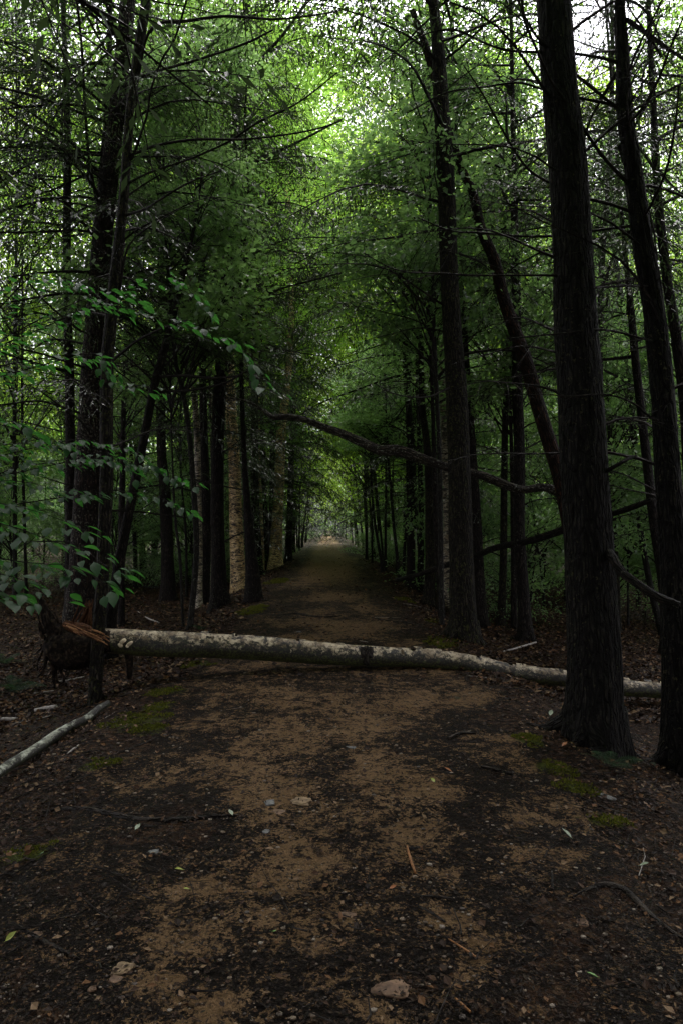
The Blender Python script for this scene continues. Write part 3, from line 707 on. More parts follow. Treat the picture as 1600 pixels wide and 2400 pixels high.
T11 = tree('hemlock_tree', 'slim straight stem rising just behind the birch log near its torn end', [(300,700,8),(292,900,10),(288,1100,13),(286,1200,15),(285,1466,16)], M_HEM, kind='pole', d=None, bare=4)
T12 = tree('hemlock_tree', 'short-looking dark trunk far back on the left leaf floor', [(322,900,10),(322,1050,12),(328,1200,15),(338,1350,17)], M_HEM, leafy=4, bare=4)
T12b = tree('beech_tree', 'hair-thin straight stem beside the dark trunk on the left leaf floor', [(322,950,4),(321,1200,6),(320,1360,6)], M_BEECH, kind='pole')
T14 = tree('beech_tree', 'crooked dark stem leaning left that ends at the log', [(412,850,10),(420,880,10),(436,957,12),(446,1034,12),(455,1150,13),(461,1300,14),(446,1474,14)], M_BEECH, kind='pole', bare=4)
T15 = tree('beech_tree', 'thin wavy sapling just left of the crooked stem at the log', [(405,1080,4),(412,1225,6),(422,1302,7),(430,1474,7)], M_BEECH, kind='pole')
T15b = tree('beech_tree', 'thin sapling midway between the lone brown trunk and the crooked stem', [(425,860,4),(424,1000,5),(424,1100,5),(436,1250,6),(438,1400,7)], M_BEECH, kind='pole')
T16 = tree('hemlock_tree', 'dark straight trunk between the two golden birches, nearer the first', [(592,520,9),(594,750,12),(597,983,17),(597,1110,19),(602,1263,21),(606,1352,26)], M_HEM, bare=8, leafy=6, half=3, cb=4.5, flare=.7)
T17 = tree('hemlock_tree', 'thin dark trunk midway between the two golden birches', [(612,850,8),(615,1034,10),(620,1161,12),(629,1335,14)], M_HEM, bare=3, leafy=3)
T18 = tree('birch_tree', 'narrow tan birch hiding just left of the banded golden birch', [(606,900,7),(607,1050,9),(612,1180,11),(616,1340,13)], M_BIRCH, kind='birch')
T18b = tree('hemlock_tree', 'thin grey stem touching the left side of the banded golden birch', [(636,900,6),(636,1050,7),(635,1200,8),(633,1333,9)], M_BEECH, kind='pole')
T19 = tree('hemlock_tree', 'dark trunk immediately right of the banded golden birch', [(690,760,8),(688,900,11),(684,1034,13),(681,1161,15),(676,1315,17)], M_HEM, bare=5, leafy=8, cb=3.2)
T20 = tree('hemlock_tree', 'last thin dark trunk on the left path edge before the leafy tunnel', [(690,1000,6),(689,1120,7),(689,1212,8),(688,1296,9)], M_HEM, leafy=5, cb=3)
for i, (a, b_, c_, ftx) in enumerate([(702, 1180, 705, 1290), (715, 1190, 708, 1284), (722, 1195, 712, 1276)]):
    pass

# --- right side
T24 = tree('maple_tree', 'tall mossy grey-brown trunk on the right path edge just behind the log', [(1014,0,24),(1024,102,28),(1032,230,35),(1042,383,38),(1047,510,39),(1052,663,42),(1058,753,43),(1070,957,48),(1075,1110,52),(1078,1263,56),(1082,1380,58),(1087,1500,64)], M_MAPLE, kind='hem', bare=6, half=4, leafy=5, cb=9.5, blen=(1.4, 2.8), flare=.45, lo=3.5)
T30 = tree('hemlock_tree', 'massive furrowed hemlock trunk in front of the log on the right', [(1288,-60,70),(1295,0,72),(1310,204,77),(1331,408,82),(1341,612,87),(1346,753,92),(1361,957,98),(1369,1110,101),(1376,1263,105),(1382,1380,108),(1389,1506,110),(1392,1659,118),(1398,1745,128)], M_BIG, bare=16, lo=2.2, cb=8.6, flare=.35, blen=(.9, 1.9), azr=(-40, 240))
T31 = tree('hemlock_tree', 'black leaning trunk cut by the right edge of the view', [(1446,-60,20),(1450,0,22),(1458,153,27),(1463,255,32),(1484,408,36),(1504,561,41),(1524,677,45),(1545,855,47),(1560,1059,51),(1576,1263,56),(1582,1404,60),(1590,1608,72),(1598,1815,92)], M_BIG, bare=14, lo=2.0, cb=8.4, flare=.35, blen=(.9, 2.0))
T25 = tree('dead_tree', 'reddish dead trunk leaning left across the woods, broken bark', [(966,25,12),(985,80,15),(999,117,17),(1036,250,18),(1075,383,19),(1106,449,20),(1126,536,22),(1157,612,25),(1177,692,27),(1203,768,29),(1234,855,31),(1259,947,32),(1290,1049,33),(1315,1135,34),(1345,1290,36),(1368,1490,38)], M_RED, d=9.8, kind='snag', bare=6, dtop=.5, lo=2.5, blen=(.5, 1.3))
T26 = tree('hemlock_tree', 'dark trunk half hidden just right of the mossy path-edge trunk', [(1076,560,9),(1082,700,12),(1090,830,15),(1106,1059,19),(1116,1238,24),(1127,1468,30)], M_HEM, bare=14, half=3, leafy=1, cb=7.5)
T27 = tree('maple_tree', 'slim greenish trunk left of the stout dark one, right of the path', [(1205,540,7),(1195,680,9),(1190,804,12),(1183,983,15),(1180,1161,16),(1177,1365,18),(1172,1466,21)], M_MAPLE, kind='pole', bare=6, top=11)
T28 = tree('hemlock_tree', 'stout dark trunk midway between the mossy path-edge trunk and the massive one', [(1200,250,11),(1203,383,13),(1204,510,17),(1208,677,20),(1211,906,25),(1216,1059,26),(1216,1263,27),(1228,1430,30),(1231,1502,36)], M_HEM, bare=20, half=5, leafy=2, cb=7.5)
T29 = tree('hemlock_tree', 'thin dark stem touching the left side of the stout dark trunk', [(1196,1000,8),(1200,1161,11),(1202,1300,13),(1204,1474,15)], M_HEM, kind='pole')
T22 = tree('hemlock_tree', 'bending grey-brown trunk on the right bank left of the mossy one, under the leaning pole', [(960,560,7),(976,702,10),(984,804,12),(989,957,15),(1001,1059,19),(1006,1212,22),(1007,1340,24),(1004,1420,29)], M_MAPLE, bare=12, half=4, leafy=2, kind='hem', cb=6, top=14)
T23 = tree('hemlock_tree', 'thin dark trunk directly left of the mossy path-edge trunk', [(1010,880,8),(1014,1000,10),(1017,1100,12),(1022,1250,14),(1028,1350,16),(1035,1452,17)], M_HEM, kind='pole', bare=6)
T23b = tree('beech_tree', 'very thin tall dark pole left of the mossy trunk, reaching high', [(1006,400,5),(1010,560,6),(1012,651,7),(1019,855,10),(1028,1060,11),(1032,1300,12),(1034,1440,12)], M_BEECH, d=11.2, kind='pole', top=9.5, bare=5)
T21 = tree('hemlock_tree', 'dark trunk farther along the right bank, where the leaning pole ends', [(930,480,8),(945,700,11),(950,850,14),(960,1000,16),(966,1161,18),(963,1300,19),(961,1382,23)], M_HEM, bare=10, half=4, leafy=4, cb=5)
T21b = tree('hemlock_tree', 'slim brown trunk between two darker ones on the right bank', [(978,900,9),(982,1050,11),(986,1200,13),(984,1390,16)], M_HEM, kind='pole', bare=4)
BG = tree('birch_tree', 'pale mossy birch showing behind the left side of the tall mossy trunk', [(1000,80,11),(1004,255,14),(1010,357,15),(1018,459,16),(1027,650,15),(1036,900,16),(1046,1200,18)], M_BIRCHP, d=17, kind='birch', cb=10)
FK = tree('maple_tree', 'dark forked maple against the bright leaves right of centre', [(983,440,9),(985,490,10),(975,560,9),(968,640,9),(960,800,10),(955,1000,11),(958,1200,12)], M_TWIG, d=22, kind='bl', top=0, crown=BCY, cb=10.5, cs=.45)
limb(FK, [(983,442,8),(972,405,7),(962,380,6),(945,395,4)], d1=22, twig=True)
limb(FK, [(985,440,8),(995,405,7),(1008,350,6),(1024,318,5)], d1=21.5)
limb(FK, [(970,500,8),(945,460,7),(928,420,6),(905,370,5),(885,330,4)], d1=21.5)
limb(FK, [(975,425,6),(962,350,5),(960,290,4),(968,240,3)], d1=21.7)
# thin poles along the far right bank
for lab, pp in [('leftmost thin dark pole of the far right bank', [(855,1050,5),(857,1200,6),(859,1312,7)]),
                ('thin pole tilting right near the far right path edge', [(868,1040,4),(869,1125,5),(880,1240,6),(898,1342,8)]),
                ('thin upright pole beside the tilting one on the far right bank', [(905,960,4),(904,1110,5),(902,1338,7)]),
                ('thin pole bowed rightward on the right bank above the leaning pole', [(908,1050,5),(912,1110,6),(922,1230,7),(936,1362,8)]),
                ('thin pole leaning right from the bank foot where the leaning pole rests', [(962,1130,5),(953,1212,6),(947,1290,7),(943,1362,7)]),
                ('short thin stem between the leftmost pole and the tilting pole', [(872,1180,4),(871,1250,5),(872,1320,5)]),
                ('thin grey stem at the left path edge just before the tunnel', [(722,1165,3),(714,1220,4),(708,1283,5)]),
                ('second thin stem at the left path edge just before the tunnel, straighter', [(703,1150,4),(702,1230,5),(701,1291,6)])]:
    tree('beech_tree', lab, pp, M_BEECH, kind='pole', bare=2, top=7)
T32 = tree('hemlock_tree', 'dark trunk slanting out of view behind the black one at the right edge', [(1522,100,10),(1530,255,13),(1540,459,18),(1560,638,21),(1565,677,21),(1586,804,24),(1606,957,27),(1620,1200,30),(1630,1420,32)], M_HEM, d=9.5, bare=10, half=3, cb=6)
T33 = tree('hemlock_tree', 'slim brown trunk seen just right of the massive one, upper half', [(1433,0,8),(1433,204,10),(1422,459,11),(1410,612,14),(1405,765,15),(1404,950,16),(1410,1200,18),(1415,1420,19)], M_HEM, d=14, bare=12, half=4, leafy=3, cb=5)
T34 = tree('hemlock_tree', 'thin crooked stem between the massive trunk and the right edge trunk', [(1432,480,9),(1443,630,13),(1463,753,13),(1468,855,11),(1484,1008,12),(1496,1212,13),(1524,1380,14),(1552,1490,16)], M_BEECH, d=None, bare=10, half=3, kind='pole', top=11)
T35 = tree('hemlock_tree', 'leaning trunk partly hidden behind the black trunk at the right edge', [(1460,560,9),(1475,700,14),(1484,804,18),(1509,1034,20),(1530,1212,22),(1556,1400,24)], M_HEM, d=12.5, bare=10, half=3, leafy=3, cb=5)
T36 = tree('maple_tree', 'slim tan stem low between the massive trunk and the right edge trunk', [(1430,1100,9),(1436,1200,11),(1443,1320,12),(1448,1480,14)], M_MAPLE, kind='pole', bare=3)

# --- limbs read off the photo
for T, d1, lst in [
    (T2, 6.2, [(322,190,7),(345,85,7),(375,55,7),(430,50,7),(530,38,6),(640,45,5),(720,38,4),(800,25,3)]),
    (T2, 6.4, [(310,190,7),(365,168,6),(400,158,6),(480,135,5),(580,100,5),(640,70,4)]),
    (T2, 6.0, [(305,365,7),(345,348,7),(380,338,6),(460,327,6),(560,327,5),(640,320,4),(740,303,4),(800,283,3)]),
    (T2, 6.2, [(300,430,6),(350,405,5),(430,378,5),(465,365,5),(540,330,5),(600,290,5),(700,240,4),(790,170,3)]),
    (T2, 5.6, [(308,375,6),(345,270,5),(355,210,5),(380,140,5),(410,90,5),(438,0,5)]),
    (T2, 5.8, [(296,505,7),(340,490,6),(365,475,5),(440,430,4),(520,400,3)]),
    (T1, 9.0, [(222,395,9),(165,330,8),(110,290,7),(60,255,6),(0,230,5)]),
    (T1, 9.2, [(250,285,9),(200,268,8),(140,245,7),(70,222,6),(0,205,5)]),
    (T1, 9.4, [(250,365,7),(190,362,6),(120,368,5),(60,390,5),(0,428,4)]),
    (T1, 9.0, [(236,500,8),(212,390,7),(200,260,7),(194,130,6),(181,0,6)]),
    (T1, 9.2, [(240,480,8),(222,440,7),(180,390,6),(130,320,5),(90,300,4)]),
    (T1, 9.3, [(220,640,7),(160,636,6),(90,640,5),(20,650,4)]),
    (T1, 9.3, [(218,690,7),(150,688,6),(70,700,5),(0,712,4)]),
    (T1, 9.0, [(210,865,7),(165,850,6),(100,830,5),(20,812,4)]),
    (T1, 8.8, [(232,790,7),(190,775,6),(150,745,5),(100,700,4),(60,650,3)]),
    (T1, 9.2, [(205,975,7),(150,955,6),(90,940,5),(0,950,4)]),
    (T1, 8.4, [(232,870,7),(270,840,7),(320,800,6),(380,770,5),(440,750,4)]),
    (T6, 11.5, [(568,175,9),(600,150,8),(620,130,8),(660,85,7),(690,45,6),(722,0,6)]),
    (T6, 11.0, [(560,375,7),(610,366,6),(640,360,6),(720,322,5),(800,280,4)]),
    (T6, 10.5, [(528,690,6),(575,560,6),(582,440,6),(575,300,5),(578,200,4)]),
    (T6, 11.0, [(530,740,6),(560,745,6),(590,710,6),(650,680,5),(740,655,4),(800,640,3)]),
    (T8, 13.0, [(385,840,8),(430,825,7),(480,812,6),(560,800,4)]),
    (T9, 9.8, [(372,884,8),(430,880,7),(500,886,6),(570,880,4)]),
    (T9, 9.6, [(385,918,7),(440,915,6),(520,900,5),(580,870,4)]),
    (T31, 4.9, [(1448,146,8),(1400,134,7),(1336,125,7),(1259,122,6),(1183,117,6),(1126,97,5),(1070,71,5),(1010,75,4),(960,100,3)]),
    (T31, 5.0, [(1456,262,8),(1402,219,7),(1351,178,7),(1290,122,6),(1249,76,6),(1218,15,5),(1205,-40,5)]),
    (T31, 4.8, [(1480,440,9),(1412,367,8),(1376,316,7),(1336,255,7),(1290,189,7),(1259,122,6),(1228,46,6),(1220,-30,5)]),
    (T31, 5.2, [(1496,505,8),(1433,480,7),(1371,464,7),(1310,439,6),(1244,403,6),(1203,352,5),(1177,306,5),(1126,214,4),(1085,153,3)]),
    (T31, 5.3, [(1456,250,7),(1361,230,6),(1269,209,5),(1218,194,5),(1132,204,4),(1045,217,4),(953,265,3)]),
    (T31, 5.4, [(1500,528,7),(1412,538,6),(1295,553,6),(1208,553,5),(1126,546,5),(1055,541,4),(978,510,3)]),
    (T30, 4.4, [(1340,647,7),(1208,645,5),(1106,645,5),(1019,640,4),(953,638,3),(902,622,3),(851,592,2)]),
    (T31, 4.7, [(1525,672,6),(1480,670,5),(1412,673,5),(1395,675,4)]),
    (T31, 4.9, [(1540,805,6),(1506,794,6),(1412,773,5),(1300,783,4),(1188,794,3)]),
    (T31, 4.9, [(1553,995,7),(1520,975,6),(1478,942,5),(1412,924,4),(1325,931,3)]),
    (T31, 4.6, [(1460,300,8),(1500,260,7),(1540,190,6),(1570,110,5),(1600,40,4)]),
    (T31, 4.4, [(1500,520,8),(1530,470,7),(1560,400,6),(1580,300,5),(1590,200,4)]),
    (T31, 4.6, [(1462,200,7),(1490,120,6),(1520,60,5),(1550,0,4)]),
    (T24, 7.5, [(1036,300,9),(1000,220,7),(960,150,6),(900,110,5),(850,95,4)]),
    (T24, 7.5, [(1062,905,6),(1000,930,4),(930,925,3),(880,900,2)]),
]:
    limb(T, lst, d0=None, d1=d1)
# the curved snapped limb on the right, between the massive trunk and the edge trunk
limb(T30, [(1428,1285,24),(1436,1310,22),(1453,1340,22),(1489,1367,20),(1535,1398,22),(1590,1420,20)], mt=M_HEM, d0=5.1, d1=4.7, twig=False)
limb(T30, [(1415,1118,12),(1442,1092,10),(1478,1072,8),(1490,1068,4)], mt=M_HEM, d0=5.0, d1=5.2, twig=False)
# leafy hemlock boughs that hang into the picture: (tree, px, py, depth, azimuth deg, length, elevation)
def bough(T, px, py, az, L, el, lib=LEAFY, dz=0):
    t, c, base, d = T; q = P(px, py, d) - base; x, y, r = axis_at(c, q.z)
    bo = ob('branch', lib[rnd.randrange(len(lib))], t, (x, y, q.z)); s = L / 2.4; bo.scale = (s,) * 3
    bo.rotation_euler = Euler((rnd.uniform(-.2, .2), R(-el), R(az)))
for T, px, py, az, L, el in [(T24,1020,-60,200,3.6,12),(T24,1020,-140,190,3.9,8),(T24,1022,40,215,3.2,18),(T24,1015,-30,170,3.4,14),(T24,1030,160,205,2.6,22),(T24,1010,-250,205,4.2,0),(T24,1010,-200,230,4.0,2),(T24,1020,-120,340,3.0,6),(T24,1015,20,330,2.6,8),
        (T6,548,330,300,3.0,8),(T6,545,420,320,2.8,6),(T6,540,500,335,3.0,0),(T6,530,620,330,3.2,2),(T6,560,200,200,2.6,6),(T6,536,460,260,2.6,4),(T6,536,560,285,3.0,0),(T6,545,390,345,3.3,4),(T6,530,700,310,2.5,0),
        (T7,474,420,220,2.6,5),(T7,475,560,260,2.8,2),(T7,474,640,190,2.4,2),(T19,688,800,280,3.2,4),(T19,686,900,300,3.2,2),(T19,690,700,330,3.0,5),(T19,684,980,270,3.0,0),(T19,682,1020,320,3.0,-2),(T20,690,1020,320,2.8,0),(T20,690,960,250,2.8,0),(T20,690,900,340,3.2,0),
        (T16,594,760,300,3.0,4),(T16,594,640,330,3.0,4),(T16,596,900,300,2.6,2),(T3,158,260,120,2.8,5),(T3,158,380,240,2.6,0),(T3,158,480,200,2.6,4),(T3,163,700,220,2.4,0),(T1,290,120,250,3.0,10),(T1,280,200,160,3.2,10),(T1,300,-40,200,3.4,10),
        (T22,976,700,200,2.8,0),(T22,980,600,170,3.0,2),(T21,945,720,200,3.2,0),(T21,940,600,240,3.0,4),(T21,950,840,190,3.0,0),(T21,935,520,200,3.2,0),(T28,1204,500,250,3.0,0),(T28,1203,400,200,3.0,4),(T28,1203,300,320,3.0,0),(T28,1208,640,230,2.6,0),(T26,1080,600,240,2.6,2),(T26,1076,700,300,2.6,0),
        (T3,158,60,330,3.0,5),(T3,156,140,200,3.0,5),(T3,158,200,290,2.8,0),(T3,158,560,330,2.6,0),(T1,290,60,140,3.4,6),(T1,285,160,180,3.4,4),(T1,270,280,200,3.2,2),(T1,255,400,160,3.0,0),(T1,250,480,190,3.0,0),(T4,252,240,230,2.8,0),(T4,240,420,240,2.8,0),(T4,250,120,260,2.8,4),
        (T31,1452,60,30,2.4,6),(T31,1456,120,80,2.6,4),(T31,1470,330,60,2.4,0),(T33,1433,60,20,3.0,5),(T33,1433,160,60,3.0,2),(T33,1433,240,340,3.0,0),(T33,1425,340,300,2.8,0),(T32,1525,160,20,2.6,4),(T32,1530,220,90,2.6,0),(T32,1545,400,40,2.6,0),(T35,1462,560,340,2.8,0),(T27,1198,560,220,2.6,0),(T27,1195,640,320,2.6,0),
        (T28,1201,260,160,3.2,4),(T28,1202,340,90,3.0,2),(T8,372,240,200,3.0,0),(T8,374,340,320,3.0,0),(T8,376,460,250,2.8,0),(T8,378,600,300,2.6,0),(T6,575,60,190,3.0,8),(T6,565,140,340,3.2,6),(T6,560,220,300,3.0,4),
        (T33,1425,420,200,2.6,0),(T33,1430,300,320,2.6,5),(T32,1540,459,200,2.4,0),(T32,1535,300,340,2.5,0),(T35,1475,660,20,2.6,0)]:
    bough(T, px, py, az, L, el)

# ------------------------------------------------------------------ fallen wood
g = G()
def poly(pts, dl, dr):
    """pts (px,py,w): depth runs linearly from dl at the first to dr at the last point by px"""
    x0, x1 = pts[0][0], pts[-1][0]; W = []
    for (px, py, wd) in pts:
        d = dl + (dr - dl) * (px - x0) / (x1 - x0); q = P(px, py, d); W.append([q.x, q.y, q.z, wd / 2 * d / F])
    return np.array(W)
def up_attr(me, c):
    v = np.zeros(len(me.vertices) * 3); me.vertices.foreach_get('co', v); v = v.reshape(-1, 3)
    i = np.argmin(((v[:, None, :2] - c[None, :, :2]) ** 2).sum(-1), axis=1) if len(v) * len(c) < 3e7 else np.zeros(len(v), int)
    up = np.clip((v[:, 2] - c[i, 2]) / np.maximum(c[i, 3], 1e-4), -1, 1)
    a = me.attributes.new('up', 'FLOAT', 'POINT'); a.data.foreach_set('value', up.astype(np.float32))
LW = poly([(232,1500,62),(300,1504,66),(357,1509,66),(480,1513,65),(612,1519,63),(720,1527,60),(800,1534,58),(902,1539,57),(1004,1544,52),(1106,1557,50),(1208,1578,51),(1310,1588,50),(1450,1610,49),(1565,1619,46),(1700,1632,40)], 7.15, 7.95)
base = Vector((LW[7][0], LW[7][1], gz1(LW[7][0], LW[7][1])))
log = thing('fallen_birch_log', 'pale mottled birch trunk lying straight across the path', 'fallen log', base)
W = LW.copy(); W[:, :3] -= np.array(base)
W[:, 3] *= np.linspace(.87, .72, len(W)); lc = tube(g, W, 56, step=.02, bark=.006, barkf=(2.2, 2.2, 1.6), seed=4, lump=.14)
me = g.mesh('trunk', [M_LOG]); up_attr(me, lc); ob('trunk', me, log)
# dark peeled band with raised rim
i0 = int(np.argmin(abs(lc[:, 0] + base.x - P(856, 1536, 7.5).x)))
g = G()
for dx, dz, sx_, sz_ in ((0, .02, .035, .10), (.04, .05, .04, .07), (-.04, .06, .03, .06), (.02, -.04, .02, .05)):
    v, f = blob_mesh(RS, int(50 + dx * 100), 1, 3, .5); j = int(np.argmin(abs(lc[:, 0] - lc[i0, 0] - dx))); th_ = math.asin(max(-1, min(1, dz / lc[j, 3]))) if abs(dz) < lc[j, 3] else 1.3
    g.add(v * [sx_, .02, sz_] @ np.array(Matrix.Rotation(-th_, 3, 'X')).T + [lc[j, 0], lc[j, 1] - math.cos(th_) * lc[j, 3] * .97, lc[j, 2] + math.sin(th_) * lc[j, 3] * .97], None, f)
ob('bark_scar', g.mesh('bark_scar', [M_ROOT]), log)
for px, s in ((965, .030), (402, .016), (560, .018), (700, .022), (1120, .02), (1200, .026)):
    g = G(); v, f = blob_mesh(RS, 31 + px, .8); q = P(px, 1512, 7.55) - base; j = int(np.argmin(abs(lc[:, 0] - q.x)))
    g.add(v * s + lc[j, :3] + [0, -.02, lc[j, 3]], None, f); ob('knot', g.mesh('knot', [M_ROT]), log)
# peeling bark curls: thin curved strips standing off the trunk
rs = np.random.RandomState(3)
for k in range(46):
    j = rs.randint(10, len(lc) - 10); th = R(rs.uniform(15, 165)); r = lc[j, 3]
    a = th; w_ = rs.uniform(.012, .035); l_ = rs.uniform(.03, .11); cu = rs.uniform(.01, .03)
    vs = []
    for e in range(5):
        an = a + e * w_ / r / 4 * 2; rr = r * 1.03 + cu * (e / 4) ** 2
        for s in (0, 1):
            vs.append([lc[j, 0] + (s - .5) * l_ + rs.randn() * .003, lc[j, 1] - math.cos(an) * rr, lc[j, 2] + math.sin(an) * rr + (lc[min(j+2,len(lc)-1), 2]-lc[j-2, 2])/(lc[min(j+2,len(lc)-1), 0]-lc[j-2, 0]) * (s - .5) * l_])
    g = G(); g.add(vs, [[2 * e, 2 * e + 1, 2 * e + 3, 2 * e + 2] for e in range(4)])
    me = g.mesh('bark_curl', [M_LOG]); a_ = me.attributes.new('up', 'FLOAT', 'POINT'); a_.data.foreach_set('value', np.full(10, .8, np.float32))
    ob('bark_curl', me, log)
# torn hollow end, root arm and prongs
def lt(name, pts, m, d=7.1, seg=20, bark=.02, step=.04, lump=.5, seed=1, bf=(1.2, 1.2, 1.2), par=log):
    g = G(); W_ = poly([(p[0] + 1e-3 * i, p[1], p[2]) for i, p in enumerate(pts)], d, d); W_[:, :3] -= np.array(base)
    tube(g, W_, seg, step=step, bark=bark, barkf=bf, seed=seed, lump=lump, cap=True); return ob(name, g.mesh(name, [m]), par)
BF = (5, 5, 3)
lt('torn_stump', [(262,1506,52),(240,1508,60),(214,1516,78),(186,1524,92),(158,1520,92),(132,1512,78),(112,1502,40)], M_ROT, seed=3, lump=.5, bark=.03, seg=48, step=.015, bf=BF)
lt('root_arm', [(150,1500,60),(128,1480,44),(114,1456,30),(105,1432,20),(99,1413,12),(94,1394,4)], M_ROT, seed=5, lump=.5, bark=.018, seg=24, step=.015, bf=BF)
rs = np.random.RandomState(19)
for k in range(30):
    a = rs.uniform(100, 225); y0 = 1500 + rs.uniform(0, 45); L = rs.uniform(25, 85); wd = rs.uniform(3, 14); dr = rs.uniform(-26, 14)
    lt('root_prong', [(a, y0, wd), (a + dr * .35 + rs.randn() * 4, y0 + L * .35, wd * .8), (a + dr * .6 + rs.randn() * 6, y0 + L * .7, wd * .5), (a + dr + rs.randn() * 6, y0 + L, wd * .15)], M_ROT, seed=60 + k, lump=.5, bark=.006, seg=8, bf=BF, d=rs.uniform(6.95, 7.3))
for k in range(14):
    a = rs.uniform(98, 150); y0 = 1500 - rs.uniform(0, 40); L = rs.uniform(15, 50)
    lt('root_prong', [(a, y0, 8), (a - rs.uniform(2, 8), y0 - L * .4, 6), (a - rs.uniform(0, 18), y0 - L, 1)], M_ROT, seed=90 + k, lump=.4, bark=.004, seg=8, bf=BF, d=rs.uniform(6.95, 7.3))
lt('limb_stub', [(300,1520,20),(304,1545,18),(305,1568,14),(303,1590,12)], M_ROT, seed=9, lump=.3, bark=.005, d=7.2)
rs = np.random.RandomState(23)
for k in range(46):
    f = rs.rand(); ax_ = 146 + 70 * f + rs.randn() * 3; ay_ = 1455 + 26 * f ** .8 + rs.randn() * 5 + 8 * rs.rand(); L = rs.uniform(14, 52); wd = rs.uniform(1.6, 4.6); sl = rs.uniform(.3, .62)
    lt('wood_splinter', [(ax_, ay_, .6), (ax_ + L * .35, ay_ + L * .35 * sl, wd), (ax_ + L * .7, ay_ + L * .7 * sl + rs.randn(), wd), (ax_ + L, ay_ + L * sl, wd * .5)], M_TORN if k % 5 < 3 else M_BROWNW, d=6.93 - .004 * k, seed=100 + k, seg=6, bark=.003, lump=.5, bf=(8, 8, 1))
for k in range(26):
    f = rs.rand(); bx = 168 + 56 * f; by = 1470 + 10 * f; tx = 208 + 14 * rs.rand() - 26 * (1 - f) * rs.rand(); ty = 1396 + 50 * rs.rand() * (1.2 - f) + 20 * (1 - f); wd = rs.uniform(4, 9)
    lt('wood_splinter', [(bx, by, wd * 1.3), ((bx * 2 + tx) / 3, (by * 2 + ty) / 3 + rs.randn() * 2, wd), ((bx + tx * 2) / 3, (by + ty * 2) / 3, wd * .7), (tx, ty, .6)], M_BROWNW, d=7.32 + .004 * k, seed=140 + k, seg=8, bark=.005, lump=.5, bf=(8, 8, 1))
lt('torn_stump', [(224,1492,20),(205,1484,30),(185,1478,34),(165,1472,26),(148,1462,10)], M_BROWNW, d=7.12, seed=30, lump=.6, bark=.02, seg=30, step=.015, bf=BF)
for k, (px, py, rx, ry) in enumerate([(289,1503,13,7), (283,1512,6,9), (305,1508,11,6), (299,1514,4,6)]):
    g = G(); v, f = blob_mesh(RS, 70 + k, 1, 2, .3); q = P(px, py, 7.15 - .125) - base
    g.add(v * [rx * .0031, .035, ry * .0031] @ np.array(Matrix.Rotation(R(35), 3, 'Y')) + np.array(q), None, f); ob('bracket_fungus', g.mesh('bracket_fungus', [M_FUNG]), log)

# the long dead limb hung across the picture
def fallen(name, label, cat, pts, dl, dr, m, seg=14, bark=.004, lump=.3, seed=1, up=False, twigs=0, ground=None):
    x0, x1 = pts[0][0], pts[-1][0]; W = []
    for (px, py, wd) in pts:
        f = (px - x0) / (x1 - x0); d = dl + (dr - dl) * f; q = P(px, py, d); W.append([q.x, q.y, q.z, wd / 2 * d / F])
    W = np.array(W)
    if ground: W[:, 2] = np.maximum(gz(W[:, 0], W[:, 1]) + W[:, 3] * ground, W[:, 2])
    b = Vector((W[0][0], W[0][1], gz1(W[0][0], W[0][1]))); t = thing(name, label, cat, b); W[:, :3] -= np.array(b)
    g = G(); c = tube(g, W, seg, step=.04, bark=bark, barkf=(4, 4, 1.5), seed=seed, lump=lump)
    me = g.mesh('limb', [m])
    if up: up_attr(me, c)
    ob('limb', me, t); rs = np.random.RandomState(seed)
    for i in range(twigs):
        j = rs.randint(1, max(2, int(len(c) * .35))) if i % 3 else rs.randint(1, len(c) - 2)
        p0 = c[j, :3]; L = rs.uniform(.3, 1.1); dd = norm(np.array([-.8 if i % 3 else rs.randn(), rs.randn() * .4, .35 * rs.randn() + .1]))
        s = np.linspace(0, 1, 7)[:, None]; q = p0 + dd * L * s + rs.randn(3) * .2 * L * s ** 2
        g = G(); tube(g, np.column_stack([q, .007 * (1 - s[:, 0] * .8)]), 5, raw=True)
        for z in range(3):
            p1 = q[2 + z]; d2 = norm(dd + rs.randn(3) * .5); q2 = p1 + d2 * L * .4 * s; tube(g, np.column_stack([q2, .003 * (1 - s[:, 0] * .7)]), 3, raw=True)
        ob('twig', g.mesh('twig', [M_TWIG]), t)
    return t, c
fallen('dead_limb', 'long sinuous dead limb hanging above the path from left birch to massive trunk', 'branch',
       [(525,932,3),(560,936,4),(590,945,5),(617,962,8),(638,977,13),(678,977,16),(714,983,16),(765,1003,18),(800,1016,18),(846,1036,20),(887,1055,21),(933,1056,21),(978,1072,21),(1014,1085,20),(1050,1097,21),(1101,1108,20),(1137,1116,20),(1178,1133,20),(1223,1147,18),(1274,1144,18),(1305,1156,20),(1328,1172,22),(1352,1195,22)], 10.8, 10.2, M_DEAD, twigs=22, seed=3, lump=.5, bark=.010)
g = G()
fallen('leaning_pole', 'dark straight pole propped from the right bank up behind the massive trunk', 'branch',
       [(927,1360,9),(978,1347,12),(1024,1331,12),(1106,1306,14),(1157,1285,15),(1223,1271,16),(1269,1259,16),(1310,1245,16),(1370,1222,15),(1425,1207,14),(1473,1192,14),(1526,1172,11)], 15.5, 9.2, M_HEM, seed=8, bark=.003)
fallen('small_birch_log', 'thin lichen-white birch pole lying diagonally on the left slope', 'fallen log',
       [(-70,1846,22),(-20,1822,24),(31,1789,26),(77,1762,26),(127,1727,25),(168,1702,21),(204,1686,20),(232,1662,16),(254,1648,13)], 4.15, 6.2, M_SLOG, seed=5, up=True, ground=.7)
k_ = 0
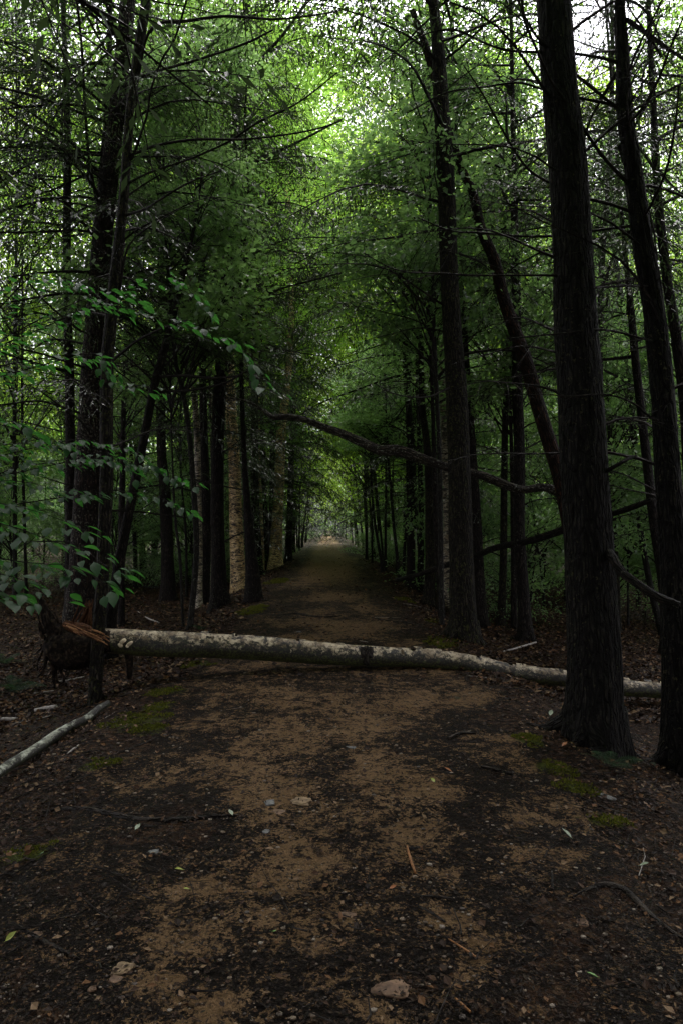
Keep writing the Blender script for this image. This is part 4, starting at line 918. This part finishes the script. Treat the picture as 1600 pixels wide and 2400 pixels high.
for lab, pts, dl, dr, m in [
    ('short bleached birch stick on the left leaf floor, the thickest', [(82,1672,11),(105,1668,12),(133,1663,11)], None, None, M_STICKW),
    ('short pale stick touching the left edge of view', [(-10,1689,7),(20,1690,8),(41,1689,7)], None, None, M_STICKW),
    ('thin curved pale twig left of the slim tree in front of the log', [(80,1627,3),(104,1625,4),(134,1622,4)], None, None, M_STICKW),
    ('thin bleached twig just under the torn log end', [(139,1600,4),(165,1596,4),(199,1589,4)], None, None, M_STICKW),
    ('pale crooked twig on the leaf floor behind the birch log', [(323,1434,2),(345,1450,3),(375,1462,3)], None, None, M_STICKW),
    ('bleached branch on the leaves behind the log right of the mossy trunk', [(1178,1529,3),(1210,1522,5),(1255,1508,4)], None, None, M_STICKW),
    ('pale stick below the thin birch pole on the left slope', [(158,1769,2),(172,1760,5),(185,1749,3)], None, None, M_STICKW),
    ('old branch lying on the left leaf floor beyond the log', [(322,1377,4),(345,1379,6),(378,1380,4)], None, None, M_BEECH),
    ('orange stick lying upright in the dirt of the path', [(953,1988,4),(961,2020,6),(972,2050,6)], None, None, M_STICKO),
    ('thin orange twig slanting across the lower right dirt', [(1050,2205,3),(1085,2228,4),(1116,2249,4)], None, None, M_STICKO),
    ('orange twig near the bottom edge of the path', [(1065,2344,4),(1083,2362,6),(1102,2378,5)], None, None, M_STICKO),
    ('short dark stub of wood beside the upright orange stick', [(957,1995,7),(975,1995,8),(989,1995,7)], None, None, M_ROOT),
    ('dark twig lying below the centre of the path', [(980,2128,4),(1010,2145,5),(1042,2165,4)], None, None, M_ROOT),
    ('dark bent twig on the right half of the path by the moss', [(1125,1800,5),(1160,1808,7),(1200,1818,5)], None, None, M_ROOT),
    ('dark forked twig on the path right of centre behind the grey stone', [(1050,1732,4),(1080,1722,6),(1113,1721,4)], None, None, M_ROOT),
    ('long thin twig in the dirt centre right', [(976,2103,3),(1010,2105,5),(1060,2110,4)], None, None, M_ROOT),
    ('greenish short stick standing lengthwise in the right dirt', [(1292,2048,5),(1293,2070,6),(1293,2087,5)], None, None, M_BEECH)]:
    k_ += 1; W = []
    for (px, py, wd) in pts:
        h = hit(px, py); r = wd / 2 * h.y / F; W.append([h.x, h.y, h.z + r * .9 + .004, r])
    W = np.array(W); b = Vector(W[0][:3]); W[:, :3] -= W[0][:3].copy(); g = G()
    tube(g, W, 9, n=14, seed=k_, lump=.3, bark=.001, barkf=(8, 8, 3))
    o = ob('stick', g.mesh('stick', [m]), None, b); o['label'] = lab; o['category'] = 'stick'
for lab, pts in [('long dark root crossing the left half of the path', [(95,1905,5),(150,1898,9),(205,1899,11),(260,1910,12),(330,1923,12),(430,1921,10),(500,1914,7),(560,1910,3)]),
                 ('thick dark root curving at the lower right of the path', [(1340,2105,4),(1378,2085,8),(1420,2076,13),(1460,2088,15),(1500,2125,15),(1550,2172,13),(1620,2215,8)]),
                 ('thin root running over the moss on the left shoulder', [(250,1775,3),(300,1758,5),(345,1740,4),(380,1722,3)]),
                 ('thin root along the left shoulder toward the log', [(262,1640,4),(320,1622,5),(400,1603,5),(455,1598,3)]),
                 ('dark root lying across the path just past the log', [(640,1445,3),(690,1440,5),(750,1447,5),(800,1444,3)]),
                 ('root on the right bank below the massive trunk', [(1330,1855,3),(1380,1880,6),(1430,1900,6),(1500,1915,4)]),
                 ('root reaching onto the path from the right bank beyond the log', [(1010,1480,4),(960,1462,5),(905,1455,4),(870,1448,2)]),
                 ('dark root at the lower left corner of the path', [(20,2160,6),(80,2195,9),(140,2225,7),(190,2250,3)])]:
    W = []
    for (px, py, wd) in pts:
        h = hit(px, py); r = wd / 2 * h.y / F; W.append([h.x, h.y, h.z + r * .25, r])
    W = np.array(W); b = Vector(W[0][:3]); W[:, :3] -= W[0][:3].copy(); g = G()
    tube(g, W, 12, step=.03, seed=len(lab), lump=.35, bark=.002, barkf=(6, 6, 2))
    o = ob('tree_root', g.mesh('tree_root', [M_ROOT]), None, b); o['label'] = lab; o['category'] = 'root'

# ------------------------------------------------------------------ stones and fallen leaves one can point to
for lab, px, py, w_, h_, m in [
    ('largest tan rock at the bottom centre of the path', 922, 2312, 80, 46, M_ROCKR), ('flat tan stone in the middle of the path', 707, 1872, 56, 24, M_ROCKT),
    ('small blue-grey stone left of the flat tan one', 633, 1876, 28, 13, M_ROCKG), ('reddish half-buried stone at lower centre of the path', 812, 2140, 38, 22, M_ROCKR),
    ('light grey stone alone on the dirt beyond the centre', 823, 1749, 22, 12, M_ROCKG), ('grey stone on the moss of the left shoulder', 380, 1684, 30, 17, M_ROCKG),
    ('rounded tan stone at the lower left', 291, 2262, 52, 30, M_ROCKT), ('brown stone just below the rounded tan one', 270, 2293, 32, 17, M_ROCKR),
    ('brown square stone in the dark litter on the right', 1364, 2158, 26, 18, M_ROCKR), ('pale oval stone near the right shoulder', 1397, 1912, 20, 11, M_ROCKG),
    ('grey stone in the dark litter left of centre', 362, 1992, 22, 14, M_ROCKG), ('wide brown stone near the lower left edge', 82, 2188, 34, 16, M_ROCKR),
    ('small pinkish stone at the lower left below the brown one', 219, 2314, 18, 13, M_ROCKR), ('small grey stone below the blue-grey one', 625, 1946, 20, 10, M_ROCKG),
    ('small brown stone beside the orange stick', 898, 1998, 26, 14, M_ROCKR), ('small grey stone low on the path near the reddish stone', 928, 2117, 18, 11, M_ROCKG),
    ('tan pebble at the right on the bare dirt by the moss', 1254, 1753, 16, 8, M_ROCKT), ('brown pebble left of the tan one by the moss', 1232, 1755, 11, 7, M_ROCKR),
    ('greyish flat stone on the right shoulder', 1410, 1862, 44, 14, M_ROCKG), ('tan stone on the path left below the flat one', 655, 1900, 40, 12, M_ROCKR),
    ('yellowish stone beside the path beyond the torn log', 70, 1494, 34, 11, M_ROCKT), ('grey rock just past the log at mid path', 700, 1479, 20, 8, M_ROCKG)]:
    c = hit(px, py + h_ * .3); s = w_ / 2 * c.y / F; g = G(); v, f = blob_mesh(RS, px % 91, 1, 4, .75); v[:, 2] = np.where(v[:, 2] > .45, .45 + (v[:, 2] - .45) * .35, v[:, 2])
    g.add(v * [s, s * .8, s * min(.75, h_ / w_ * .85)], None, f)
    o = ob('stone', g.mesh('stone', [m], True), None, (c.x, c.y, c.z - s * .10)); o.rotation_euler = (0, 0, rnd.uniform(-.4, .4)); o['label'] = lab; o['category'] = 'stone'
def leaf_geo(L=.09, W=.042, fold=.18, curl=.15, serr=.04, stem=.12):
    n = 9; g = G(); t = np.linspace(0, 1, n); prof = np.sin(math.pi * t ** .78) ** 1.15 * 1.05 * (1 + serr * np.cos(t * 60)); prof[0] = .05; prof[-1] = 0.0
    z = -curl * L * t ** 2 * 1.0
    vs = []
    for i in range(n):
        w_ = W / 2 * prof[i]; vs += [[t[i] * L, -w_, z[i] + w_ * fold * 2], [t[i] * L, 0, z[i]], [t[i] * L, w_, z[i] + w_ * fold * 2]]
    q = []
    for i in range(n - 1):
        a = 3 * i; q += [[a, a + 1, a + 4, a + 3], [a + 1, a + 2, a + 5, a + 4]]
    v = np.array(vs); v[:, 0] += stem * L
    g.add(v, q)
    tube(g, np.array([[0, 0, 0, .0008], [stem * L, 0, 0, .0008]]), 3, n=3, cap=False)
    return g
FLG = {}
for lab, px, py, s, m in [
    ('yellow-green fallen leaf on the left of the path', 434, 2050, 20, M_FLEAFY), ('small pale green leaf on dark litter left of the path', 316, 1956, 15, M_FLEAFP), ('dark green fallen leaf low in the middle of the path', 635, 2196, 24, M_FLEAFG),
    ('pale green leaf on the dirt just in front of the log', 1070, 1645, 20, M_FLEAFP), ('green leaf low on the right of the path', 1405, 2308, 22, M_FLEAFG), ('tiny bright green leaf right of the path centre', 1019, 1843, 12, M_FLEAFY),
    ('pale leaf standing at the end of the long root', 546, 1922, 16, M_FLEAFP), ('green leaf at the lower left edge of view', 10, 2222, 22, M_FLEAFY), ('orange leaf on the dark litter right of centre', 1060, 1818, 16, M_FLEAFO),
    ('orange leaf on the dirt near the grey pebbles', 910, 2095, 14, M_FLEAFO), ('rust leaf low on the path left of the dirt patch', 894, 2195, 18, M_FLEAFO), ('pale dry leaf on the right shoulder dirt', 1341, 1976, 22, M_FLEAFP),
    ('white dry leaf near the right edge of the path', 1494, 2040, 20, M_FLEAFP), ('red leaf on the bank below the massive trunk', 1315, 1757, 15, M_FLEAFO), ('red leaf on the floor between the two right trunks', 1510, 1770, 16, M_FLEAFO),
    ('white leaf on the right path shoulder near the log', 1287, 1684, 14, M_FLEAFP), ('pale green leaf at the foot of the right edge trunk', 1535, 1802, 16, M_FLEAFP), ('yellow leaf low left of the path centre', 447, 2096, 14, M_FLEAFY),
    ('orange leaf on the left leaf floor near the pale sticks', 76, 1639, 12, M_FLEAFO), ('green leaf at the far left on dark litter', 85, 2018, 18, M_FLEAFG)]:
    c = hit(px, py); L = s * c.y / F * 1.25; g = leaf_geo(L, L * .55, .25, -.25)
    o = ob('fallen_leaf', g.mesh('fallen_leaf', [m]), None, (c.x, c.y, c.z + .022)); o.rotation_euler = (rnd.uniform(-.3, .3), rnd.uniform(-.4, -.05), rnd.uniform(0, 6.28)); o['label'] = lab; o['category'] = 'leaf'

# ------------------------------------------------------------------ beech boughs with single leaves, close on the left
LEAVES = [leaf_geo(.095, .050, f_, c_).mesh('leaf', [M_BLEAF, M_TWIG]) for f_, c_ in ((.12, .12), (.2, .3), (.06, .2), (.25, .05))]
def beech_bough(label, stem_px, stem_d, stem_h, branches, seed, tiltz=0.0):
    """branches: list of (pts[(px,py)], d0, d1, leaf size factor, hang) each a branch part with leaf sub-parts"""
    rs = np.random.RandomState(seed); b = P(stem_px, 1600, stem_d); b.z = gz1(b.x, b.y)
    t = thing('beech_sapling', label, 'sapling', b)
    g = G(); tube(g, np.array([[0, 0, -.05, .018], [.03, .02, stem_h * .4, .014], [-.02, .03, stem_h * .75, .011], [.04, 0, stem_h, .006]]), 10, step=.1); ob('stem', g.mesh('stem', [M_BEECH]), t)
    for (pts, d0, d1, lsz, hang) in branches:
        W = []; n = len(pts)
        for i, (px, py) in enumerate(pts):
            d = d0 + (d1 - d0) * i / (n - 1); q = P(px, py, d) - b; W.append([q.x, q.y, q.z, .0035 * (1 - .75 * i / (n - 1))])
        W.insert(0, [0.0, 0.0, min(stem_h * .95, W[0][2] * .93), .005])
        g = G(); c = tube(g, np.array(W), 6, step=.03, seed=seed, cap=False)
        bo = ob('branch', g.mesh('branch', [M_TWIG]), t)
        m = len(c); s = .5 + rs.rand(); k = 0
        while True:
            j = int(m * .08 + s / .03 * .0) ; break
        L_tot = m * .03; st = .042; cnt = int(L_tot / st)
        start = 0
        for a in range(cnt):
            j = min(m - 2, int(a / cnt * m))
            p0 = Vector(c[j, :3]); world = p0 + b
            T_ = Vector(c[j + 1, :3]) - p0; T_.normalize()
            if world.x < -0.62 * world.y: continue
            for rep in range(2 if rs.rand() < .75 else 1):
                sg = 1 if (a + rep) % 2 else -1
                ang = sg * R(rs.uniform(25, 75)); d = T_.copy(); d.z *= .4; d.rotate(Euler((0, 0, ang)))
                off = Vector((0, 0, 0)); tw = rs.rand()
                if tw < .7: off = d * rs.uniform(.01, .17); off.z -= rs.uniform(0, .04)
                d.z += rs.uniform(-.35, .1) - hang
                d.normalize()
                up = Vector((rs.randn() * .3, rs.randn() * .3, 1)); y_ = up.cross(d).normalized(); z_ = d.cross(y_)
                Mx = Matrix((d, y_, z_)).transposed().to_4x4(); Mx.translation = p0 + off
                lo_ = bpy.data.objects.new('leaf', LEAVES[rs.randint(4)]); COL.objects.link(lo_); lo_.parent = bo
                sc1 = lsz * rs.uniform(.55, 1.08); lo_.matrix_local = Mx @ Matrix.Scale(sc1, 4)
beech_bough('young beech on the left whose top bough arches over to the right with silvery leaves', -130, 4.6, 3.1, [
    ([(70,650),(110,655),(153,656),(205,668),(265,680),(318,690)], 4.6, 4.3, 1.0, .05),
    ([(200,700),(255,714),(300,722),(350,735),(420,750),(490,772),(540,797),(580,838),(612,882),(652,922)], 4.5, 4.1, 1.0, .12),
    ([(280,690),(370,640),(415,657),(460,690),(500,738)], 4.7, 4.6, .9, .15),
    ([(140,845),(180,838),(225,835),(258,862)], 4.6, 4.6, .9, .2),
    ([(230,830),(262,895),(310,900),(370,912)], 4.9, 4.8, .95, .2)], 5)
beech_bough('young beech on the left with tiers of bright green leaves at mid height', -60, 5.2, 2.6, [
    ([(-20,1050),(40,1040),(100,1030),(160,1045),(210,1075)], 5.1, 4.9, .95, .2),
    ([(60,1085),(120,1080),(190,1075),(250,1078),(300,1100),(330,1120)], 5.1, 4.9, .95, .25),
    ([(190,1075),(240,1060),(300,1085),(360,1092),(420,1118),(450,1130)], 5.2, 5.0, .95, .3),
    ([(260,1150),(310,1155),(350,1160),(410,1180),(460,1205)], 5.2, 5.0, .95, .3),
    ([(0,1130),(60,1130),(110,1140),(170,1150),(220,1165)], 5.0, 4.8, .9, .15),
    ([(180,1030),(240,1040),(290,1045),(330,1070),(380,1110)], 5.3, 5.2, .95, .3)], 9)
beech_bough('young beech at the lower left with large dusky grey-green leaves', -150, 3.6, 1.9, [
    ([(-30,1225),(20,1232),(70,1248),(130,1270),(200,1290),(240,1320),(285,1345)], 3.6, 3.4, 1.0, .1),
    ([(-20,1310),(60,1318),(110,1322),(160,1325),(210,1345),(262,1378)], 3.5, 3.3, 1.0, .2),
    ([(-30,1385),(0,1385),(40,1395),(80,1410)], 3.2, 3.1, 1.0, .2),
    ([(-30,1340),(0,1345),(50,1358),(110,1380)], 3.3, 3.2, 1.0, .15),
    ([(-30,980),(0,985),(45,992),(85,1015)], 3.8, 3.7, 1.0, .2),
    ([(-20,1180),(30,1185),(90,1200),(160,1225),(210,1250)], 4.0, 3.9, 1.0, .15)], 13)

# ------------------------------------------------------------------ ferns
def frond_mesh(L, seed):
    rs = np.random.RandomState(seed); g = G(); n = 9; t = np.linspace(0, 1, n)
    ax = np.stack([L * t, 0 * t, L * (.55 * t - .55 * t ** 2)], 1); tube(g, np.column_stack([ax, .0025 * (1.1 - t)]), 4, raw=True, cap=False)
    p, d, l, w_ = [], [], [], []
    for i in range(22):
        f = .12 + .86 * i / 22; q = np.array([np.interp(f, t, ax[:, k]) for k in range(3)]); pl = L * .30 * math.sin(math.pi * (f * .85 + .12)) 
        for sg in (-1, 1):
            dd = norm(np.array([.35, sg, -.12])); m = max(2, int(pl / .014))
            for z in range(m):
                for s2 in (-1, 1):
                    p.append(q + dd * pl * z / m); d.append(norm(dd * .5 + np.array([1, 0, 0]) * s2)); l.append(.02 * (1.1 - z / m)); w_.append(.008)
    p, d = np.array(p), np.array(d); diamonds(g, p, d, np.tile([0, 0, 1.0], (len(p), 1)) + rs.randn(len(p), 3) * .1, np.array(l), np.array(w_), m=1)
    return g.mesh('frond', [M_TWIG, M_FERN], False)
FR = [frond_mesh(.42, k) for k in range(3)]
for lab, px, py, s, n in [('fern with spread fronds at the left edge below the torn log', 30, 1625, 1.0, 8), ('smaller fern just above the first at the left edge', 12, 1560, .8, 7), ('low fern in front of the right edge trunk', 1428, 1800, .5, 6), ('small green fern at the foot of the flared hemlock', 470, 1480, .5, 5)]:
    c = hit(px, py); t = thing('fern', lab, 'fern', c)
    for i in range(n):
        o = ob('frond', FR[i % 3], t, (0, 0, .01)); o.scale = (s * rnd.uniform(.8, 1.1),) * 3; o.rotation_euler = (rnd.uniform(-.2, .2), -rnd.uniform(.1, .5), 6.283 * i / n + rnd.uniform(-.3, .3))

# ------------------------------------------------------------------ woods behind
def bgtree(x, y, mt, crowns, z0, H, cs, lean, r, name, label, group, seed, lowb=0):
    rs = np.random.RandomState(seed); b = Vector((x, y, gz1(x, y))); t = thing(name, label, 'tree', b, group)
    g = G(); lx, ly = lean
    c = tube(g, np.array([[0, 0, -.1, r * 1.3], [0, 0, .4, r], [lx * H * .3 + rs.randn() * .1, ly * H * .3, H * .33, r * .8], [lx * H * .65, ly * H * .65 + rs.randn() * .1, H * .66, r * .5], [lx * H, ly * H, H, .02]]), 8, step=.8, seed=seed % 50, lump=.15, cap=False)
    ob('trunk', g.mesh('trunk', [mt]), t)
    co = ob('crown', crowns[rs.randint(len(crowns))], t, (lx * z0, ly * z0, z0), kind='stuff'); ch = 13 if crowns is HC else 5.5 if crowns is SAP else 11
    co.scale = (cs, cs, (H - z0 + .3) / ch); co.rotation_euler = (0, 0, rs.rand() * 6.28)
    for i in range(lowb):
        z = (1.2 if seed < 6000 else 3.2) + (z0 + 2) * rs.rand(); bo = ob('branch', (BARE + HALF)[rs.randint(11)], t, (lx * z, ly * z, z)); s = rs.uniform(.5, 1.1); bo.scale = (s,) * 3; bo.rotation_euler = (0, -.2 * rs.rand(), rs.rand() * 6.28)
    return t
placed = [(v[2].x, v[2].y) for v in TREES.values()]
def free(x, y, dmin):
    for (a, b_) in placed:
        if (a - x) ** 2 + (b_ - y) ** 2 < dmin * dmin: return False
    return True
rs = np.random.RandomState(21)
# hemlocks of the middle distance
side = lambda u: 'left' if u < 0 else 'right'
def band(n, y0, y1, wfac, dmin, minu, fn, exc=None, tries=60):
    k = 0
    for _ in range(n * tries):
        if k >= n: break
        y = y0 + (y1 - y0) * rs.rand(); x = (rs.rand() * 2 - 1) * wfac * (y + 4); u = x - pcx(y)
        if abs(u) < minu or not free(x, y, dmin): continue
        if exc and exc(x, y, u): continue
        placed.append((x, y)); fn(x, y, u, k); k += 1
def f_hem(x, y, u, k):
    s = side(u); bgtree(x, y, M_HEM if rs.rand() < .7 else M_MAPLE, HC, rs.uniform(2.4, 6.0), rs.uniform(14, 18), rs.uniform(.8, 1.15), (rs.randn() * .03, rs.randn() * .02), rs.uniform(.05, .10), 'hemlock_tree',
           'dark hemlock trunk among many in the middle woods %s of the path' % s, 'hemlocks of the middle woods %s of the path' % s, 1000 + k, 7)
def f_bl(x, y, u, k):
    s = side(u); yl = rs.rand() < .5
    bgtree(x, y, M_BEECH if rs.rand() < .8 else M_BIRCHP, BCY if yl else BC, rs.uniform(2.6, 6), rs.uniform(15, 24), rs.uniform(.9, 1.15), (rs.randn() * .03, rs.randn() * .02), rs.uniform(.07, .15), 'broadleaf_tree',
           'bright green broad-leaved tree in the far woods %s of the path' % s, 'broad-leaved trees of the far woods %s of the path' % s, 2000 + k, 0)
def f_sap(x, y, u, k):
    s = side(u); bgtree(x, y, M_BEECH, SAP, rs.uniform(.4, 1.4), rs.uniform(4.5, 7.5), rs.uniform(.8, 1.2), (rs.randn() * .05, rs.randn() * .04), rs.uniform(.018, .04), 'beech_sapling',
           'leafy green sapling of the understory %s of the path' % s, 'understory saplings %s of the path' % s, 3000 + k, 0)
def f_shr(x, y, u, k):
    s = side(u); b = Vector((x, y, gz1(x, y))); t = thing('shrub', 'low leafy green shrub on the forest floor %s of the path' % s, 'shrub', b, 'low shrubs %s of the path' % s)
    o = ob('foliage', SHR[k % 3], t, (0, 0, -.05), kind='stuff'); z = rs.uniform(.7, 1.25); o.scale = (z, z, z * rs.uniform(.7, 1.1)); o.rotation_euler = (0, 0, rs.rand() * 6.28)
gap = lambda x, y, u: abs(u) < 2.6 and y < 90
band(14, 18, 46, .62, 1.8, 2.4, f_hem)
band(12, 22, 38, .62, 2.2, 2.9, f_bl)
band(58, 38, 84, .62, 2.2, 2.6, f_bl)
band(130, 15, 62, .60, 1.0, 2.5, f_sap, exc=lambda x, y, u: y < 20 and u < 0)
band(60, 14, 45, .60, 1.0, 2.5, f_shr, exc=lambda x, y, u: (u < 0 and y < 22) or (y < 16 and u < 4))
for k, (x, y, H, ln_) in enumerate([(-3.6,36,27,.085),(2.4,42,29,-.06),(-3.7,47,31,.06),(2.3,52,32,-.05)]):
    placed.append((x, y)); bgtree(x, y, M_BEECH, BCY, 12.5, H, 1.3, (ln_, 0), .11, 'broadleaf_tree', ['tall beech leaning over the path from the left, the nearest of two', 'tall beech leaning over the path from the right, the nearest of two', 'tall beech leaning over the path from the left, the farther of two', 'tall beech leaning over the path from the right, the farther of two'][k], 'tall beeches leaning over the far path', 9500 + k)
ordn = {}
for k, (y, u, kind, z0, H) in enumerate([(17,3.3,'h',3.0,10),(19.5,-3.0,'h',2.8,13),(22.5,2.9,'h',2.4,9),(25,-2.7,'h',2.2,12),(28,2.7,'h',2.4,8),(31,-2.6,'h',2.0,10),(34,2.6,'b',4.5,20),(37,-2.7,'h',2.0,10),(40,2.6,'b',4,23),
        (43,-2.6,'b',4,23),(46,2.5,'h',1.6,10),(50,-2.6,'b',3,24),(53,2.6,'b',3,26),(57,-2.5,'h',1.6,16),(60,2.5,'b',2.4,18),(64,-2.4,'h',1.4,11),(68,2.6,'h',1.4,16),(72,-2.3,'h',1.2,12),(77,2.6,'b',2.0,19),(82,-2.7,'b',1.6,19),(86,2.1,'h',1.2,12),(91,-2.8,'b',1.4,19)]):
    ordn[(kind, u < 0)] = ordn.get((kind, u < 0), 0) + 1; nth = ['nearest', 'second', 'third', 'fourth', 'fifth', 'sixth', 'seventh', 'eighth', 'ninth'][ordn[(kind, u < 0)] - 1]
    x = float(pcx(y)) + u * 1.04; placed.append((x, y)); h = kind == 'h'
    bgtree(x, y, M_HEM if h else M_BEECH, HC if h else BCY, z0, H, 1.0 if h else 1.25, (-u * (.012 if h else .045), 0), (.055 if y < 50 else .08), 'hemlock_tree' if h else 'broadleaf_tree',
           nth + (' dark hemlock' if h else ' yellow-green broad-leaved tree') + ' arching over the far path from its %s edge' % side(u), ('hemlocks' if h else 'broad-leaved trees') + ' arching over the far path', 6000 + k, 5 if h else 0)
for k, (x, y, H) in enumerate([(-4.5,33,24),(4.2,36,25),(-6.5,41,25),(6.0,30,23),(-3.4,47,26),(3.4,49,26),(7.5,44,25),(-9,36,24),(9.5,37,24),(1.0+2.6,58,27),(-4.6,60,27),(-12,44,26),(12,46,26),(-8,55,27),(8,57,27)]):
    placed.append((x, y)); bgtree(x, y, M_BEECH, BCY, 7.5, H, 1.35, (-.012 * x, 0), .12, 'broadleaf_tree', 'tall bright yellow-green tree rising above the far woods %s of the path' % side(x), 'tall bright trees %s of the far path' % side(x), 7000 + k)
for k, (x, y, H, z0) in enumerate([(-10,21,20,4),(-13,26,21,4),(-7.5,25,19,5),(11.5,22,20,4),(8.2,25,19,5),(14.5,27,21,4),(-17,31,22,4),(17.5,31,22,4)]):
    placed.append((x, y)); bgtree(x, y, M_BEECH, BCY if k % 3 else BC, z0, H, 1.15, (rnd.uniform(-.02, .02), 0), .075, 'broadleaf_tree', 'slim-trunked leafy beech behind the near hemlocks %s of the path' % side(x), 'leafy beeches %s of the path' % side(x), 9000 + k)
# closing the end of the path
for k, (x, y, sc2) in enumerate([(-2.2, 99, 1.2), (.2, 101, 1.3), (-4.4, 98, 1.2), (2.2, 100, 1.1), (-1, 104, 1.5), (-6, 102, 1.4), (4, 103, 1.4)]):
    f_shr(x, y, x - pcx(y), k)
    COL.objects[-1].scale = (sc2 * 1.5,) * 3 if False else COL.objects[-1].scale
for k, (x, y) in enumerate([(-2.5, 106), (1.5, 108), (-6, 104), (4.5, 106), (-1, 112), (8, 104), (-9, 110), (0, 118), (6, 116), (-5, 118)]):
    bgtree(x, y, M_HEM, BC if k % 2 else HC, .6, 17, 1.35, (0, 0), .16, 'broadleaf_tree' if k % 2 else 'hemlock_tree', 'tree closing the view beyond the far end of the path', 'trees beyond the far end of the path', 4000 + k)
# far-off woods that read as one mass
g = G(); rs2 = np.random.RandomState(77)
n = 60000; th = (rs2.rand(n) - .5) * 1.9; rad = 84 + 50 * rs2.rand(n); x = rad * np.sin(th); y = rad * np.cos(th)
z = 19 * rs2.rand(n) ** .8 * (1 - .25 * fbm(x * .1, y * .1, 0, 3)) + gz(x, y)
kk = (np.abs(x - pcx(y)) > 3) | (y > 112); kk &= fbm(x * .25, y * .25, z * .3, 8) > -.22; x, y, z = x[kk], y[kk], z[kk]; n = len(x)
d = rs2.randn(n, 3); nn = np.stack([rs2.randn(n) * .5, rs2.randn(n) * .5, np.ones(n)], 1)
diamonds(g, np.stack([x, y, z], 1), d, nn, .55 + .5 * rs2.rand(n), .4 + .3 * rs2.rand(n), m=0)
for i in range(70):
    a = (rs2.rand() - .5) * 1.9; r_ = 86 + 40 * rs2.rand(); x0, y0 = r_ * math.sin(a), r_ * math.cos(a)
    if abs(x0 - pcx(y0)) < 3: continue
    tube(g, np.array([[x0, y0, gz1(x0, y0), .2], [x0 + rs2.randn() * .5, y0, 9, .14], [x0 + rs2.randn(), y0, 18, .05]]), 6, n=5, m=1, cap=False)
o = ob('distant_woods', g.mesh('distant_woods', [M_LEAF, M_HEM], False), kind='stuff'); o['label'] = 'far-off green woods that read as one mass'

# ------------------------------------------------------------------ unseen trees added beside and behind the camera, their crowns shading the near path
rs = np.random.RandomState(31)
for k, (x, y, cs) in enumerate([(-2.5,-1.2,1.35),(2.5,-1.6,1.35),(-3.6,1.0,1.15),(3.4,.2,1.2),(-2.9,-3.2,1.1),(3.0,-3.6,1.1),(-5.5,3.2,1.1),(5.2,3.4,1.15),(-7,-1,1.2),(6.5,-1.5,1.2),(-4.5,-7,1.2),(4.5,-7.5,1.2),(7.5,6,1.1),(-7.8,6.5,1.1),(0.5,-9,1.2),(-9,1,1.2),(9,2,1.2)]):
    bgtree(x, y, M_HEM, HC, rs.uniform(4.6, 5.6), rs.uniform(15, 18), cs, (rs.randn() * .02, rs.randn() * .02), rs.uniform(.12, .2), 'hemlock_tree',
           'unseen hemlock added beside the camera to shade the near path', 'unseen hemlocks added for shade', 5000 + k)
for k, (x, y) in enumerate([(-3.1,-.6),(3.1,-.4),(-2.2,-4.2),(2.4,-4.6),(-6.2,1.6),(6.2,1.4)]):  # unseen beeches, added to darken the foreground further
    bgtree(x, y, M_BEECH, BC, 5.2, 16, 1.25, (0, 0), .12, 'broadleaf_tree', 'unseen beech added beside the camera to shade the near path', 'unseen beeches added for shade', 8000 + k)
print('tris', sum(len(m.loops) - 2 * len(m.polygons) for m in bpy.data.meshes if m.users), 'objects', len(bpy.data.objects))
